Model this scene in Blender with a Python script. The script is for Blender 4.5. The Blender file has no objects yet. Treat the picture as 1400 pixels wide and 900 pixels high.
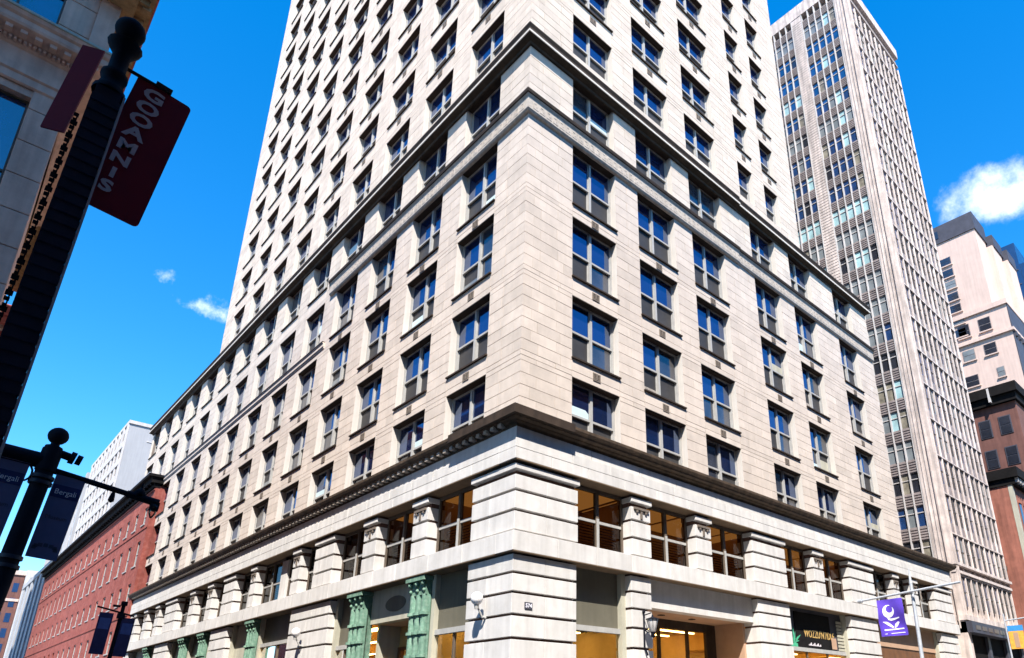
import bpy, math, random
from mathutils import Vector, Matrix
random.seed(7)
SC = bpy.context.scene
COL = SC.collection

# ------------------------------------------------------------------ camera
CAM = (-13.2179, -17.0645, 1.65)
RGT = Vector((0.72133974, -0.69256628, -0.00457366))
UP = Vector((-0.23590857, -0.25190782, 0.93855719))
FWD = Vector((0.65116521, 0.67593964, 0.34509344))
FPX, PPX, PPY = 940.577, 802.745, 628.729          # photograph pixels (1400 x 900)
cd = bpy.data.cameras.new('camera')
cam = bpy.data.objects.new('camera', cd); COL.objects.link(cam)
m = Matrix.Identity(4)
for i in range(3):
    m[i][0], m[i][1], m[i][2], m[i][3] = RGT[i], UP[i], -FWD[i], CAM[i]
cam.matrix_world = m
cd.sensor_width = 36.0; cd.lens = 36.0 * FPX / 1400.0
cd.shift_x = -(PPX - 700) / 1400.0; cd.shift_y = (PPY - 450) / 1400.0
cd.clip_start = 0.05; cd.clip_end = 5000
SC.camera = cam

# ------------------------------------------------------------------ sun, sky, exposure
SUN_H = Vector((-0.5, -0.55)).normalized()
SUN_EL = math.radians(53.4)
to_sun = Vector((SUN_H.x * math.cos(SUN_EL), SUN_H.y * math.cos(SUN_EL), math.sin(SUN_EL)))
sl = bpy.data.lights.new('sun', 'SUN'); sl.energy = 5.0; sl.angle = math.radians(0.5); sl.color = (1.0, 0.95, 0.88)
sun = bpy.data.objects.new('sun', sl); COL.objects.link(sun)
sun.rotation_euler = to_sun.to_track_quat('Z', 'Y').to_euler()
W = bpy.data.worlds.new('World'); SC.world = W; W.use_nodes = True
nt = W.node_tree; N = nt.nodes; Lk = nt.links; N.clear()
out = N.new('ShaderNodeOutputWorld'); bg = N.new('ShaderNodeBackground')
sky = N.new('ShaderNodeTexSky'); sky.sky_type = 'NISHITA'; sky.sun_disc = False
sky.sun_elevation = SUN_EL; sky.sun_rotation = math.atan2(SUN_H.x, SUN_H.y)
sky.air_density = 1.0; sky.dust_density = 0.0; sky.ozone_density = 3.0
hs = N.new('ShaderNodeHueSaturation'); hs.inputs['Saturation'].default_value = 1.40; hs.inputs['Value'].default_value = 1.0
Lk.new(sky.outputs[0], hs.inputs['Color'])
# clouds: two soft patches of procedural cloud by direction
geo = N.new('ShaderNodeTexCoord')
def cloud(center, axis, ra, rb, thr, soft, scale, seed):
    """soft noise-broken patch of cloud: elliptical in the plane across its direction"""
    c = Vector(center).normalized(); a = (Vector(axis) - c * Vector(axis).dot(c)).normalized(); b = c.cross(a)
    nz = N.new('ShaderNodeTexNoise'); nz.inputs['Scale'].default_value = scale; nz.inputs['Detail'].default_value = 9
    nz.inputs['Roughness'].default_value = 0.62
    off = N.new('ShaderNodeVectorMath'); off.operation = 'ADD'; off.inputs[1].default_value = (seed, seed * 2, 0)
    Lk.new(geo.outputs['Generated'], off.inputs[0]); Lk.new(off.outputs[0], nz.inputs['Vector'])
    sq = []
    for v, r in ((a, ra), (b, rb)):
        d = N.new('ShaderNodeVectorMath'); d.operation = 'DOT_PRODUCT'; d.inputs[1].default_value = v / r
        Lk.new(geo.outputs['Generated'], d.inputs[0])
        p = N.new('ShaderNodeMath'); p.operation = 'MULTIPLY'; Lk.new(d.outputs['Value'], p.inputs[0]); Lk.new(d.outputs['Value'], p.inputs[1]); sq.append(p.outputs[0])
    sm = N.new('ShaderNodeMath'); sm.operation = 'ADD'; Lk.new(sq[0], sm.inputs[0]); Lk.new(sq[1], sm.inputs[1])
    front = N.new('ShaderNodeVectorMath'); front.operation = 'DOT_PRODUCT'; front.inputs[1].default_value = c
    Lk.new(geo.outputs['Generated'], front.inputs[0])
    fg_ = N.new('ShaderNodeMath'); fg_.operation = 'GREATER_THAN'; fg_.inputs[1].default_value = .5; Lk.new(front.outputs['Value'], fg_.inputs[0])
    # density = 1 - r^2 + (noise - .5) * 2
    d1 = N.new('ShaderNodeMath'); d1.operation = 'MULTIPLY_ADD'; d1.inputs[1].default_value = 5.0; d1.inputs[2].default_value = -1.6
    Lk.new(nz.outputs[0], d1.inputs[0])
    d2 = N.new('ShaderNodeMath'); d2.operation = 'SUBTRACT'; Lk.new(d1.outputs[0], d2.inputs[0]); Lk.new(sm.outputs[0], d2.inputs[1])
    m2 = N.new('ShaderNodeMapRange'); m2.interpolation_type = 'SMOOTHSTEP'; m2.inputs[1].default_value = thr; m2.inputs[2].default_value = thr + soft
    Lk.new(d2.outputs[0], m2.inputs[0])
    g = N.new('ShaderNodeMath'); g.operation = 'MULTIPLY'; Lk.new(m2.outputs[0], g.inputs[0]); Lk.new(fg_.outputs[0], g.inputs[1])
    return g.outputs[0]
def raydir(px, py):
    return RGT * ((px - PPX) / FPX) - UP * ((py - PPY) / FPX) + FWD
prev = hs.outputs[0]
for ctr, ax, ra, rb, thr, soft, scale, seed, amt in (
        ((1397, 262), (1300, 290), 0.080, 0.037, -0.25, 2.0, 12.0, 3.1, .92),
        ((287, 422), (258, 412), 0.034, 0.016, 0.0, 2.6, 45.0, 1.7, 0.75),
        ((229, 377), (221, 373), 0.015, 0.011, 0.1, 3.0, 70.0, 5.2, 0.55)):
    fac = cloud(raydir(*ctr), raydir(*ax), ra, rb, thr, soft, scale, seed)
    am = N.new('ShaderNodeMath'); am.operation = 'MULTIPLY'; am.inputs[1].default_value = amt
    Lk.new(fac, am.inputs[0])
    mx = N.new('ShaderNodeMixRGB'); mx.inputs[2].default_value = (5.6, 5.9, 6.1, 1)
    Lk.new(am.outputs[0], mx.inputs[0]); Lk.new(prev, mx.inputs[1]); prev = mx.outputs[0]
Lk.new(prev, bg.inputs[0]); bg.inputs[1].default_value = 0.15
Lk.new(bg.outputs[0], out.inputs[0])
SC.view_settings.view_transform = 'Standard'; SC.view_settings.look = 'None'
SC.view_settings.exposure = 1.25; SC.view_settings.gamma = 1.0
SC.render.engine = 'CYCLES'
SC.cycles.max_bounces = 6; SC.cycles.transparent_max_bounces = 12

# ------------------------------------------------------------------ materials
def mat(name, base, rough=0.8, var=0.12, scale=1.5, streak=0.0, bump=0.0, bscale=30.0, spec=0.3, metal=0.0, tint=0.0, second=None, sfac=0.5, ior=None, stint=None):
    M = bpy.data.materials.new(name); M.use_nodes = True
    t = M.node_tree; n = t.nodes; l = t.links
    p = n['Principled BSDF']; p.inputs['Roughness'].default_value = rough; p.inputs['Metallic'].default_value = metal
    p.inputs['Specular IOR Level'].default_value = spec
    if stint: p.inputs['Specular Tint'].default_value = (*stint, 1)
    if ior: p.inputs['IOR'].default_value = ior
    tc = n.new('ShaderNodeTexCoord')
    nz = n.new('ShaderNodeTexNoise'); nz.inputs['Scale'].default_value = scale; nz.inputs['Detail'].default_value = 6; nz.inputs['Roughness'].default_value = .65
    l.new(tc.outputs['Object'], nz.inputs['Vector'])
    rmp = n.new('ShaderNodeMapRange'); rmp.inputs[1].default_value = .3; rmp.inputs[2].default_value = .7
    rmp.inputs[3].default_value = 1 - var; rmp.inputs[4].default_value = 1 + var
    l.new(nz.outputs[0], rmp.inputs[0])
    fac = rmp.outputs[0]
    if streak:
        mp = n.new('ShaderNodeMapping'); mp.inputs['Scale'].default_value = (2.5, 2.5, 0.18)
        l.new(tc.outputs['Object'], mp.inputs[0])
        n2 = n.new('ShaderNodeTexNoise'); n2.inputs['Scale'].default_value = 1.6; n2.inputs['Detail'].default_value = 4
        l.new(mp.outputs[0], n2.inputs['Vector'])
        r2 = n.new('ShaderNodeMapRange'); r2.inputs[1].default_value = .35; r2.inputs[2].default_value = .7
        r2.inputs[3].default_value = 1 + streak * .3; r2.inputs[4].default_value = 1 - streak
        l.new(n2.outputs[0], r2.inputs[0])
        mm = n.new('ShaderNodeMath'); mm.operation = 'MULTIPLY'; l.new(fac, mm.inputs[0]); l.new(r2.outputs[0], mm.inputs[1]); fac = mm.outputs[0]
    if tint:
        at = n.new('ShaderNodeAttribute'); at.attribute_name = 'tint'
        r3 = n.new('ShaderNodeMapRange'); r3.inputs[3].default_value = 1 - tint; r3.inputs[4].default_value = 1 + tint
        l.new(at.outputs['Fac'], r3.inputs[0])
        mm = n.new('ShaderNodeMath'); mm.operation = 'MULTIPLY'; l.new(fac, mm.inputs[0]); l.new(r3.outputs[0], mm.inputs[1]); fac = mm.outputs[0]
    col = None
    if second:
        mx = n.new('ShaderNodeMixRGB'); mx.inputs[1].default_value = (*base, 1); mx.inputs[2].default_value = (*second, 1)
        n4 = n.new('ShaderNodeTexNoise'); n4.inputs['Scale'].default_value = scale * 2.7; n4.inputs['Detail'].default_value = 5
        l.new(tc.outputs['Object'], n4.inputs['Vector'])
        r4 = n.new('ShaderNodeMapRange'); r4.inputs[1].default_value = .45; r4.inputs[2].default_value = .65; r4.inputs[4].default_value = sfac
        l.new(n4.outputs[0], r4.inputs[0]); l.new(r4.outputs[0], mx.inputs[0]); col = mx.outputs[0]
    vm = n.new('ShaderNodeVectorMath'); vm.operation = 'SCALE'
    if col: l.new(col, vm.inputs[0])
    else: vm.inputs[0].default_value = base
    l.new(fac, vm.inputs['Scale']); l.new(vm.outputs[0], p.inputs['Base Color'])
    if bump:
        nb = n.new('ShaderNodeTexNoise'); nb.inputs['Scale'].default_value = bscale; nb.inputs['Detail'].default_value = 4
        l.new(tc.outputs['Object'], nb.inputs['Vector'])
        b = n.new('ShaderNodeBump'); b.inputs['Strength'].default_value = bump; b.inputs['Distance'].default_value = .02
        l.new(nb.outputs[0], b.inputs['Height']); l.new(b.outputs[0], p.inputs['Normal'])
    return M
def emis(name, col, s):
    M = bpy.data.materials.new(name); M.use_nodes = True; t = M.node_tree
    e = t.nodes.new('ShaderNodeEmission'); e.inputs[0].default_value = (*col, 1); e.inputs[1].default_value = s
    t.links.new(e.outputs[0], t.nodes['Material Output'].inputs[0]); return M
def clearglass(name, tintc=(.9, .9, .88), refl=.12):
    M = bpy.data.materials.new(name); M.use_nodes = True; t = M.node_tree
    tr = t.nodes.new('ShaderNodeBsdfTransparent'); tr.inputs[0].default_value = (*tintc, 1)
    gl = t.nodes.new('ShaderNodeBsdfGlossy'); gl.inputs['Roughness'].default_value = .02
    fr = t.nodes.new('ShaderNodeLayerWeight'); fr.inputs[0].default_value = refl
    mx = t.nodes.new('ShaderNodeMixShader')
    t.links.new(fr.outputs['Fresnel'], mx.inputs[0]); t.links.new(tr.outputs[0], mx.inputs[1]); t.links.new(gl.outputs[0], mx.inputs[2])
    t.links.new(mx.outputs[0], t.nodes['Material Output'].inputs[0]); return M
STONE = mat('cream_limestone', (.545, .465, .395), .92, .11, 1.1, .05, .4, 30, .15, tint=.075, second=(.50, .425, .36), sfac=.35)
JOINT = mat('shadowed_mortar', (.20, .165, .14), .95, .2, 3)
WHITE = mat('white_painted_stone', (.575, .55, .52), .8, .07, 1.1, .12, .2, 20, .25, tint=.05, second=(.52, .49, .45), sfac=.5)
BRONZE = mat('weathered_bronze_and_shade', (.042, .028, .019), .75, .35, 2.0, .3, .2, 20, .2)
TRIM = mat('carved_stone_trim', (.43, .37, .31), .9, .2, 6.0, .15, .6, 14, .2)
FRAME = mat('grey_painted_window_frame', (.36, .35, .33), .6, .12, 3.0, .1)
FRAME2 = mat('bronze_window_frame', (.11, .085, .065), .5, .2, 3.0)
GLASS = mat('reflective_window_glass', (.006, .014, .05), .04, .3, .6, spec=.5, ior=2.7, stint=(.45, .62, 1.0))
GLASS2 = mat('hazy_window_glass', (.035, .04, .055), .10, .5, .8, spec=.5, ior=1.9)
SCREEN = mat('insect_screened_sash', (.042, .040, .040), .55, .25, 1.2, spec=.25)
BLIND = mat('pale_window_blind', (.5, .62, .64), .7, .1, 3)
CURT = mat('faded_curtain', (.33, .29, .25), .9, .35, 9, .4)
REVEAL = mat('pale_dressed_reveal', (.58, .535, .48), .85, .06, 1.2, .08)
GROOVE = mat('shade_toned_groove', (.11, .058, .045), .95, .2, 4)  # shadow of the grooves put into the backing colour
SOFFB = mat('brown_soffit_shade', (.17, .115, .07), .9, .2, 1.5)
COPBR = mat('shade_brown_copper_cornice', (.085, .058, .038), .75, .35, 2.5, .3, .3, 16, .2)
VENT = mat('cast_vent_grille', (.15, .12, .095), .8, .3, 20)
BRICK = mat('red_brick', (.25, .068, .052), .95, .2, 1.2, .25, .4, 14, .15, second=(.33, .115, .09), sfac=.6)
BLACKM = mat('black_cornice_paint', (.010, .009, .009), .9, .3, 2, spec=.1)
PALE = mat('pale_render', (.35, .35, .36), .9, .05, .4, .08)
PALE2 = mat('pale_tower_pier', (.50, .47, .45), .9, .12, .6, .15)
SLABW = mat('dark_slot_window', (.018, .019, .028), .4, .4, .9, spec=.2)
SLABP = mat('blush_concrete_pier', (.56, .475, .43), .9, .2, 1.4, .35, .3, 10)
SLABS = mat('grey_louvred_spandrel', (.24, .20, .19), .8, .3, 1.4, .1)
PINK = mat('pink_buff_brick', (.56, .42, .355), .95, .06, .8, .1)
BROWN = mat('brown_brick', (.15, .068, .055), .95, .15, .9, .2)
ORANGE = mat('orange_brick', (.30, .115, .08), .95, .18, 1.6, .3, .3, 12)
DKBLUE = mat('dark_blue_curtain_wall', (.012, .04, .11), .25, .2, .3, spec=.5)
DKST = mat('dark_slate', (.05, .05, .065), .6, .25, 1.0)
BLUEW = mat('blue_reflecting_pane', (.01, .04, .13), .06, .5, .7, spec=.5, ior=2.2)
GREYW = mat('grey_blind_pane', (.17, .19, .20), .2, .3, .6, spec=.5)
TANW = mat('tan_blind_pane', (.20, .18, .14), .3, .5, 1.4, spec=.5)
CYANW = mat('pale_cyan_pane', (.30, .46, .48), .2, .3, .6, spec=.5)
DARKW = mat('dark_window_pane', (.02, .022, .03), .08, .3, .6, spec=.5, ior=1.8)
BSTONE = mat('tan_sandstone', (.62, .385, .285), .9, .18, .8, .2, .3, 12)
GILT = mat('gilded_terracotta', (.34, .20, .09), .8, .35, 5.0, .1, .6, 8)
POLE = mat('black_painted_iron', (.007, .008, .014), .8, .3, 3, spec=.12)
MAROON = mat('maroon_banner_vinyl', (.20, .006, .020), .6, .08, 2)
LETTER = mat('faded_white_print', (.68, .62, .64), .8, .1, 12)
SLATE = mat('slate_blue_banner', (.10, .095, .17), .8, .1, 3)
NAVY = mat('navy_banner', (.018, .022, .085), .8, .25, 4)
SKYB = mat('blue_banner_panel', (.05, .09, .26), .8, .2, 6)
PURPLE = mat('purple_flag_cloth', (.09, .045, .42), .8, .14, 3)
WPRINT = mat('white_flag_print', (.78, .76, .82), .8, .05, 4)
STEEL = mat('galvanised_steel', (.45, .47, .50), .45, .15, 4, metal=.3)
VERD = mat('verdigris_copper', (.13, .235, .17), .8, .25, 3.0, .35, .3, 14, .2, second=(.24, .34, .26), sfac=.6)
OLIVE = mat('olive_grey_panel', (.125, .115, .085), .6, .12, .8, .12)
PALEP = mat('putty_stone_panel', (.40, .38, .30), .8, .1, 1.0, .15)
WARMW = mat('tan_interior_wall', (.46, .30, .11), .9, .15, 1.2)
SOFF = mat('terracotta_soffit', (.42, .27, .18), .85, .1, 1.5)
OAK = mat('brown_timber', (.14, .06, .022), .6, .25, 2.0, .2)
GOLD = mat('gold_letter', (.75, .47, .15), .4, .15, 8, metal=.4)
PLANT = mat('green_poster_print', (.06, .36, .20), .7, .3, 6)
LAMPG = mat('frosted_lantern_glass', (.42, .40, .39), .15, .2, 8, spec=.5)
LAMPW = mat('white_lamp_globe', (.75, .72, .70), .35, .03, 2)
GLASSC = clearglass('shopfront_glass'); LANT = clearglass('lantern_glass', (.85, .82, .8), .4)
GLASSB = clearglass('second_floor_glass', (.55, .5, .45), .25)
GLOW = emis('warm_ceiling_light', (1.0, .66, .22), 7.0)
GLOW2 = emis('added_amber_glow', (1.0, .42, .09), .15)
ASPH = mat('asphalt', (.05, .05, .052), .95, .2, 2.0, bump=.3)
PAVE = mat('concrete_pavement', (.32, .31, .29), .9, .12, 1.5)
KERB = mat('granite_kerb', (.38, .37, .36), .85, .1, 3)
ROADP = mat('road_paint', (.75, .75, .70), .8, .1, 3)
GRND = mat('city_ground', (.16, .155, .15), .95, .1, .1)
TAN2 = mat('buff_office_stone', (.34, .29, .25), .9, .1, .8, .1)
ROOFM = mat('roof_felt', (.12, .12, .12), .95, .1, 1)
CYANT = mat('yellow_banner_cloth', (.85, .38, .06), .8, .2, 5)
BLUET = mat('blue_banner_cloth', (.04, .25, .55), .8, .1, 5)
LAVR = mat('lavender_render', (.34, .31, .44), .9, .06, .7)
REDT = mat('red_painted_cornice', (.42, .12, .10), .85, .25, 4)
PRINT = mat('dark_print', (.05, .045, .07), .8, .2, 8)

# ------------------------------------------------------------------ mesh helpers
FR = (Vector((0, 0, 0)), Vector((1, 0, 0)), Vector((0, 1, 0)))      # right-hand street front
FL = (Vector((0, 0, 0)), Vector((0, 1, 0)), Vector((1, 0, 0)))      # left-hand street front
def fr(ox, oy, ux, uy, dx, dy): return (Vector((ox, oy, 0)), Vector((ux, uy, 0)), Vector((dx, dy, 0)))
class MB:
    def __init__(s): s.v = []; s.f = []; s.t = []; s.sm = []
    def add(s, vs, fs, tint=.5, smooth=False):
        k = len(s.v); s.v += [tuple(p) for p in vs]
        for f in fs: s.f.append([i + k for i in f]); s.t.append(tint); s.sm.append(smooth)
        return s
    def box(s, F, u0, u1, d0, d1, z0, z1, tint=.5, ch=0.0):
        O, U, D = F
        flip = (U.x * D.y - U.y * D.x) < 0
        def P(u, d, z): q = O + U * u + D * d; return (q.x, q.y, q.z + z)
        if ch:
            vs = [P(u0, d0 + ch, z0), P(u1, d0 + ch, z0), P(u1, d1, z0), P(u0, d1, z0), P(u0, d0 + ch, z1), P(u1, d0 + ch, z1), P(u1, d1, z1), P(u0, d1, z1),
                  P(u0 + ch, d0, z0 + ch), P(u1 - ch, d0, z0 + ch), P(u1 - ch, d0, z1 - ch), P(u0 + ch, d0, z1 - ch)]
            fs = [(0, 3, 2, 1), (4, 5, 6, 7), (1, 2, 6, 5), (2, 3, 7, 6), (3, 0, 4, 7), (8, 9, 10, 11), (0, 1, 9, 8), (1, 5, 10, 9), (5, 4, 11, 10), (4, 0, 8, 11)]
        else:
            vs = [P(u0, d0, z0), P(u1, d0, z0), P(u1, d1, z0), P(u0, d1, z0), P(u0, d0, z1), P(u1, d0, z1), P(u1, d1, z1), P(u0, d1, z1)]
            fs = [(0, 3, 2, 1), (4, 5, 6, 7), (0, 1, 5, 4), (1, 2, 6, 5), (2, 3, 7, 6), (3, 0, 4, 7)]
        if flip: fs = [tuple(reversed(f)) for f in fs]
        return s.add(vs, fs, tint)
    def tube(s, p0, p1, r0, r1=None, n=10, caps=True):
        r1 = r0 if r1 is None else r1
        p0 = Vector(p0); p1 = Vector(p1); a = (p1 - p0).normalized()
        x = a.orthogonal().normalized(); y = a.cross(x)
        vs = []
        for i in range(n):
            c, q = math.cos(2 * math.pi * i / n), math.sin(2 * math.pi * i / n)
            vs.append(p0 + (x * c + y * q) * r0); vs.append(p1 + (x * c + y * q) * r1)
        s.add(vs, [(2 * i, 2 * ((i + 1) % n), 2 * ((i + 1) % n) + 1, 2 * i + 1) for i in range(n)], .5, True)
        if caps: s.add([vs[2 * i] for i in range(n)], [tuple(reversed(range(n)))]); s.add([vs[2 * i + 1] for i in range(n)], [tuple(range(n))])
        return s
    def lathe(s, c, prof, n=14):
        vs = []; k = len(prof)
        for i in range(n):
            a = 2 * math.pi * i / n
            for r, z in prof: vs.append((c[0] + r * math.cos(a), c[1] + r * math.sin(a), c[2] + z))
        fs = []
        for i in range(n):
            j = (i + 1) % n
            for q in range(k - 1): fs.append((i * k + q, j * k + q, j * k + q + 1, i * k + q + 1))
        return s.add(vs, fs, .5, True)
    def sphere(s, c, r, n=14, sq=1.0):
        prof = [(max(1e-4, r * math.sin(math.pi * i / 9)), -r * sq * math.cos(math.pi * i / 9)) for i in range(10)]
        return s.lathe(c, prof, n)
    def sweep(s, stations, prof):
        """prof: (offset outward, z); stations: functions offset -> (x, y); open ended ribbon"""
        k = len(prof); vs = []
        for st in stations:
            for o, z in prof: x, y = st(o); vs.append((x, y, z))
        fs = []
        for i in range(len(stations) - 1):
            for q in range(k - 1): fs.append((i * k + q, (i + 1) * k + q, (i + 1) * k + q + 1, i * k + q + 1))
        fs.append(tuple(reversed(range(k)))); n0 = (len(stations) - 1) * k; fs.append(tuple(range(n0, n0 + k)))
        return s.add(vs, fs)
    def poly(s, pts, thick, axis):
        """flat print: outline points extruded by vector axis*thick"""
        a = Vector(axis) * thick; n = len(pts); pts = [Vector(p) for p in pts]
        return s.add(pts + [p + a for p in pts], [tuple(range(n)), tuple(range(2 * n - 1, n - 1, -1))] + [(i, i + n, (i + 1) % n + n, (i + 1) % n) for i in range(n)])
    def mesh(s, name):
        me = bpy.data.meshes.new(name); me.from_pydata(s.v, [], s.f)
        a = me.attributes.new('tint', 'FLOAT', 'FACE'); a.data.foreach_set('value', s.t)
        me.polygons.foreach_set('use_smooth', s.sm); me.update(); return me
    def build(s, name, m, parent=None, **k):
        return link(name, s.mesh(name), m, parent, **k)
def link(name, me, m, parent=None, loc=None, rz=0.0):
    if m and not me.materials: me.materials.append(m)
    o = bpy.data.objects.new(name, me); COL.objects.link(o)
    if parent: o.parent = parent
    if loc is not None: o.location = loc
    if rz: o.rotation_euler = (0, 0, rz)
    return o
def tag(o, label, cat, group=None):
    o['label'] = label; o['category'] = cat
    if group: o['group'] = group
    return o
def thing(name, label, cat, loc=(0, 0, 0), group=None, rot=(0, 0, 0)):
    o = bpy.data.objects.new(name, None); COL.objects.link(o); o.empty_display_size = .2
    o.location = loc; o.rotation_euler = rot
    return tag(o, label, cat, group)
def struct(name, mb, m): o = mb.build(name, m); o['kind'] = 'structure'; return o
def stuff(o): o['kind'] = 'stuff'; return o
def text_mesh(s, size, depth=.004, sx=1.0, bold=0.0, align='CENTER'):
    c = bpy.data.curves.new('t', 'FONT'); c.body = s; c.size = size; c.extrude = depth; c.align_x = align; c.offset = bold; c.resolution_u = 3
    o = bpy.data.objects.new('t', c); COL.objects.link(o)
    bpy.context.view_layer.update()
    me = bpy.data.meshes.new_from_object(o.evaluated_get(bpy.context.evaluated_depsgraph_get()))
    bpy.data.objects.remove(o); bpy.data.curves.remove(c)
    if sx != 1.0:
        for v in me.vertices: v.co.x *= sx
    return me
def proj(p):
    q = Vector(p) - Vector(CAM); w = q.dot(FWD)
    if w < .1: return None
    return PPX + FPX * q.dot(RGT) / w, PPY - FPX * q.dot(UP) / w
def inframe(p, mrg=25):
    q = proj(p); return q is not None and -mrg < q[0] < 1400 + mrg and -mrg < q[1] < 900 + mrg
def fpos(F, u, d, z): q = F[0] + F[1] * u + F[2] * d; return Vector((q.x, q.y, z))

# ================================================================== ground
g = MB(); g.add([(-900, -900, 0), (900, -900, 0), (900, 900, 0), (-900, 900, 0)], [(0, 1, 2, 3)]); struct('ground', g, GRND)
def sheet(name, x0, x1, y0, y1, z, m): 
    b = MB(); b.add([(x0, y0, z), (x1, y0, z), (x1, y1, z), (x0, y1, z)], [(0, 1, 2, 3)]); return struct(name, b, m)
sheet('cross_road', -300, 400, -12.2, -5.0, .004, ASPH)
sheet('road', -9.4, -3.6, -5.0, 400, .004, ASPH)
def pave(name, x0, x1, y0, y1):
    b = MB(); b.box(FR, x0, x1, y0, y1, 0, .13); struct(name, b, PAVE)
pave('pavement', -3.3, 200, -4.7, -.2); pave('pavement', -3.3, -.2, -.2, 300); pave('pavement', -13.5, -9.7, -4.7, 300); pave('pavement', -200, -13.5, -4.7, 4.6); pave('pavement', -200, 300, -20, -12.5)
for a in ((-3.6, 200, -5.0, -4.7), (-3.6, -3.3, -4.7, 300), (-9.7, -9.4, -4.7, 300), (-200, -9.4, -5.0, -4.7), (-200, 300, -12.5, -12.2)):
    b = MB(); b.box(FR, *a, 0, .14); struct('kerb', b, KERB)
b = MB()
for i in range(60): b.add([(-6.6, 2 + i * 4, .008), (-6.4, 2 + i * 4, .008), (-6.4, 4 + i * 4, .008), (-6.6, 4 + i * 4, .008)], [(0, 1, 2, 3)])
for i in range(8): b.add([(-9.2 + i * .75, -4.6, .008), (-8.8 + i * .75, -4.6, .008), (-8.8 + i * .75, -2.2, .008), (-9.2 + i * .75, -2.2, .008)], [(0, 1, 2, 3)])
struct('road_marking', b, ROADP)

# ================================================================== the stone corner building
bld = thing('stone_building', 'tall cream limestone corner block with white rusticated base and bronze cornices', 'building')
RC = [(2.45, 5.06), (6.57, 9.28), (10.70, 13.49), (16.36, 19.03), (20.60, 23.22), (26.16, 28.74)]
LC = [(2.07 + 4.25 * i, 4.75 + 4.25 * i) for i in range(14)]
RT = RC[:3] + [(15.75, 17.32), (18.60, 20.20)]; RTEND = 22.4
LT = LC[:9]; LTEND = 40.9
REND, LEND = 31.1, 60.4
# rows: (lintel z, sill z)
LOW = [(13.50, 10.78), (17.08, 14.34), (20.88, 17.99), (24.65, 21.55), (28.50, 25.68)]
TOW = [(32.55 + 3.62 * i, 32.55 + 3.62 * i - 2.5) for i in range(12)]
TTOP = TOW[-1][0] + 3.0
blocks = []          # (F,u0,u1,z0,z1)
core = MB()
def courses(z0, z1, lint):
    cuts = [z0]
    for a in sorted(lint):
        for c in (a - .17, a + .04, a + .25):
            if z0 + .15 < c < z1 - .15: cuts.append(c)
    cuts.append(z1); outl = []
    for a, b in zip(cuts, cuts[1:]):
        if b - a < .3: outl.append((a, b))
        else:
            n = max(1, round((b - a) / .475)); h = (b - a) / n
            outl += [(a + i * h, a + (i + 1) * h) for i in range(n)]
    return outl
JH, JV = .011, .0085
def course_blocks(F, u0, u1, z0, z1, k, quoin=False):
    u = u0; first = True
    while u < u1 - 1e-4:
        w = random.uniform(.95, 1.75)
        if first: w = (1.25 if k % 2 else .75) * random.uniform(.95, 1.05); first = False
        if u1 - (u + w) < .42: w = u1 - u
        if u1 - u0 < 1.5 and k % 3: w = u1 - u0
        blocks.append((F, u, u + w, z0, z1)); u += w
def wall(F, ustart, uend, cols, rows, z0, z1):
    cs = courses(z0, z1, [r[0] for r in rows])
    edges = [ustart] + [x for c in cols for x in c] + [uend]
    for i in range(0, len(edges), 2):
        a, b = edges[i], edges[i + 1]
        for k, (za, zb) in enumerate(cs):
            aa = .42 if i == 0 and (k % 2 == 0) == (F is FL) else a
            course_blocks(F, aa, b, za, zb, k)
        core.box(F, a + (.03 if F is FR and i == 0 else .435 if i == 0 else .01), b - .01, .028, .43, z0, z1)
    for c0, c1 in cols:
        zs = z0
        for lz, sz in rows:
            if sz > zs + .05:
                h = sz - zs
                if h > .6:
                    t = zs + (.27 if h < 1.3 else h * .5)
                    blocks.append((F, c0, c1, zs, t)); blocks.append((F, c0, c1, t, sz))
                else: blocks.append((F, c0, c1, zs, sz))
                core.box(F, c0, c1, .03, .425, zs + .005, sz - .005)
            zs = lz
        if z1 > zs + .05:
            n = max(1, round((z1 - zs) / .6)); h = (z1 - zs) / n
            for i in range(n): blocks.append((F, c0, c1, zs + i * h, zs + (i + 1) * h))
            core.box(F, c0, c1, .03, .425, zs + .005, z1)
QW = 1.05
ZB, ZC = 10.5, 28.75
# quoin blocks on the corner: boxes that show both faces
quoins = []
for z0, z1, rows in ((ZB, ZC, LOW), (ZC, TTOP, TOW)):
    for k, (a, b) in enumerate(courses(z0, z1, [r[0] for r in rows])): quoins.append((k, a, b))
wall(FR, .0, REND, RC, LOW, ZB, ZC); wall(FL, .0, LEND, LC, LOW, ZB, ZC)
wall(FR, .0, RTEND, RT, TOW, ZC, TTOP); wall(FL, .0, LTEND, LT, TOW, ZC, TTOP)
# other, unseen sides of the shaft
core.box(FR, REND - .45, REND - .01, .1, 20, ZB, ZC); core.box(FR, .1, 20, LEND - .45, LEND - .01, ZB, ZC)
core.box(FR, RTEND - .45, RTEND - .01, .1, 20, ZC, TTOP); core.box(FR, .1, 20, LTEND - .45, LTEND - .01, ZC, TTOP)
core.build('wall', JOINT, bld)
rf = MB(); rf.box(FR, .5, REND - .5, .5, 20, ZC - .6, ZC - .3); rf.box(FR, .5, 20, 20, LEND - .5, ZC - .6, ZC - .3); rf.box(FR, .5, RTEND - .5, .5, LTEND - .5, TTOP - .6, TTOP - .3)
rf.build('roof', ROOFM, bld)
def block_area(bk):
    F, u0, u1, z0, z1 = bk
    p = [proj(fpos(F, u, 0, z)) for u, z in ((u0, z0), (u1, z0), (u1, z1), (u0, z1))]
    if any(q is None for q in p): return 0
    if not any(0 < q[0] < 1400 and 0 < q[1] < 900 for q in p): return 0
    return abs(sum(p[i][0] * p[(i + 1) % 4][1] - p[(i + 1) % 4][0] * p[i][1] for i in range(4))) / 2
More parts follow.
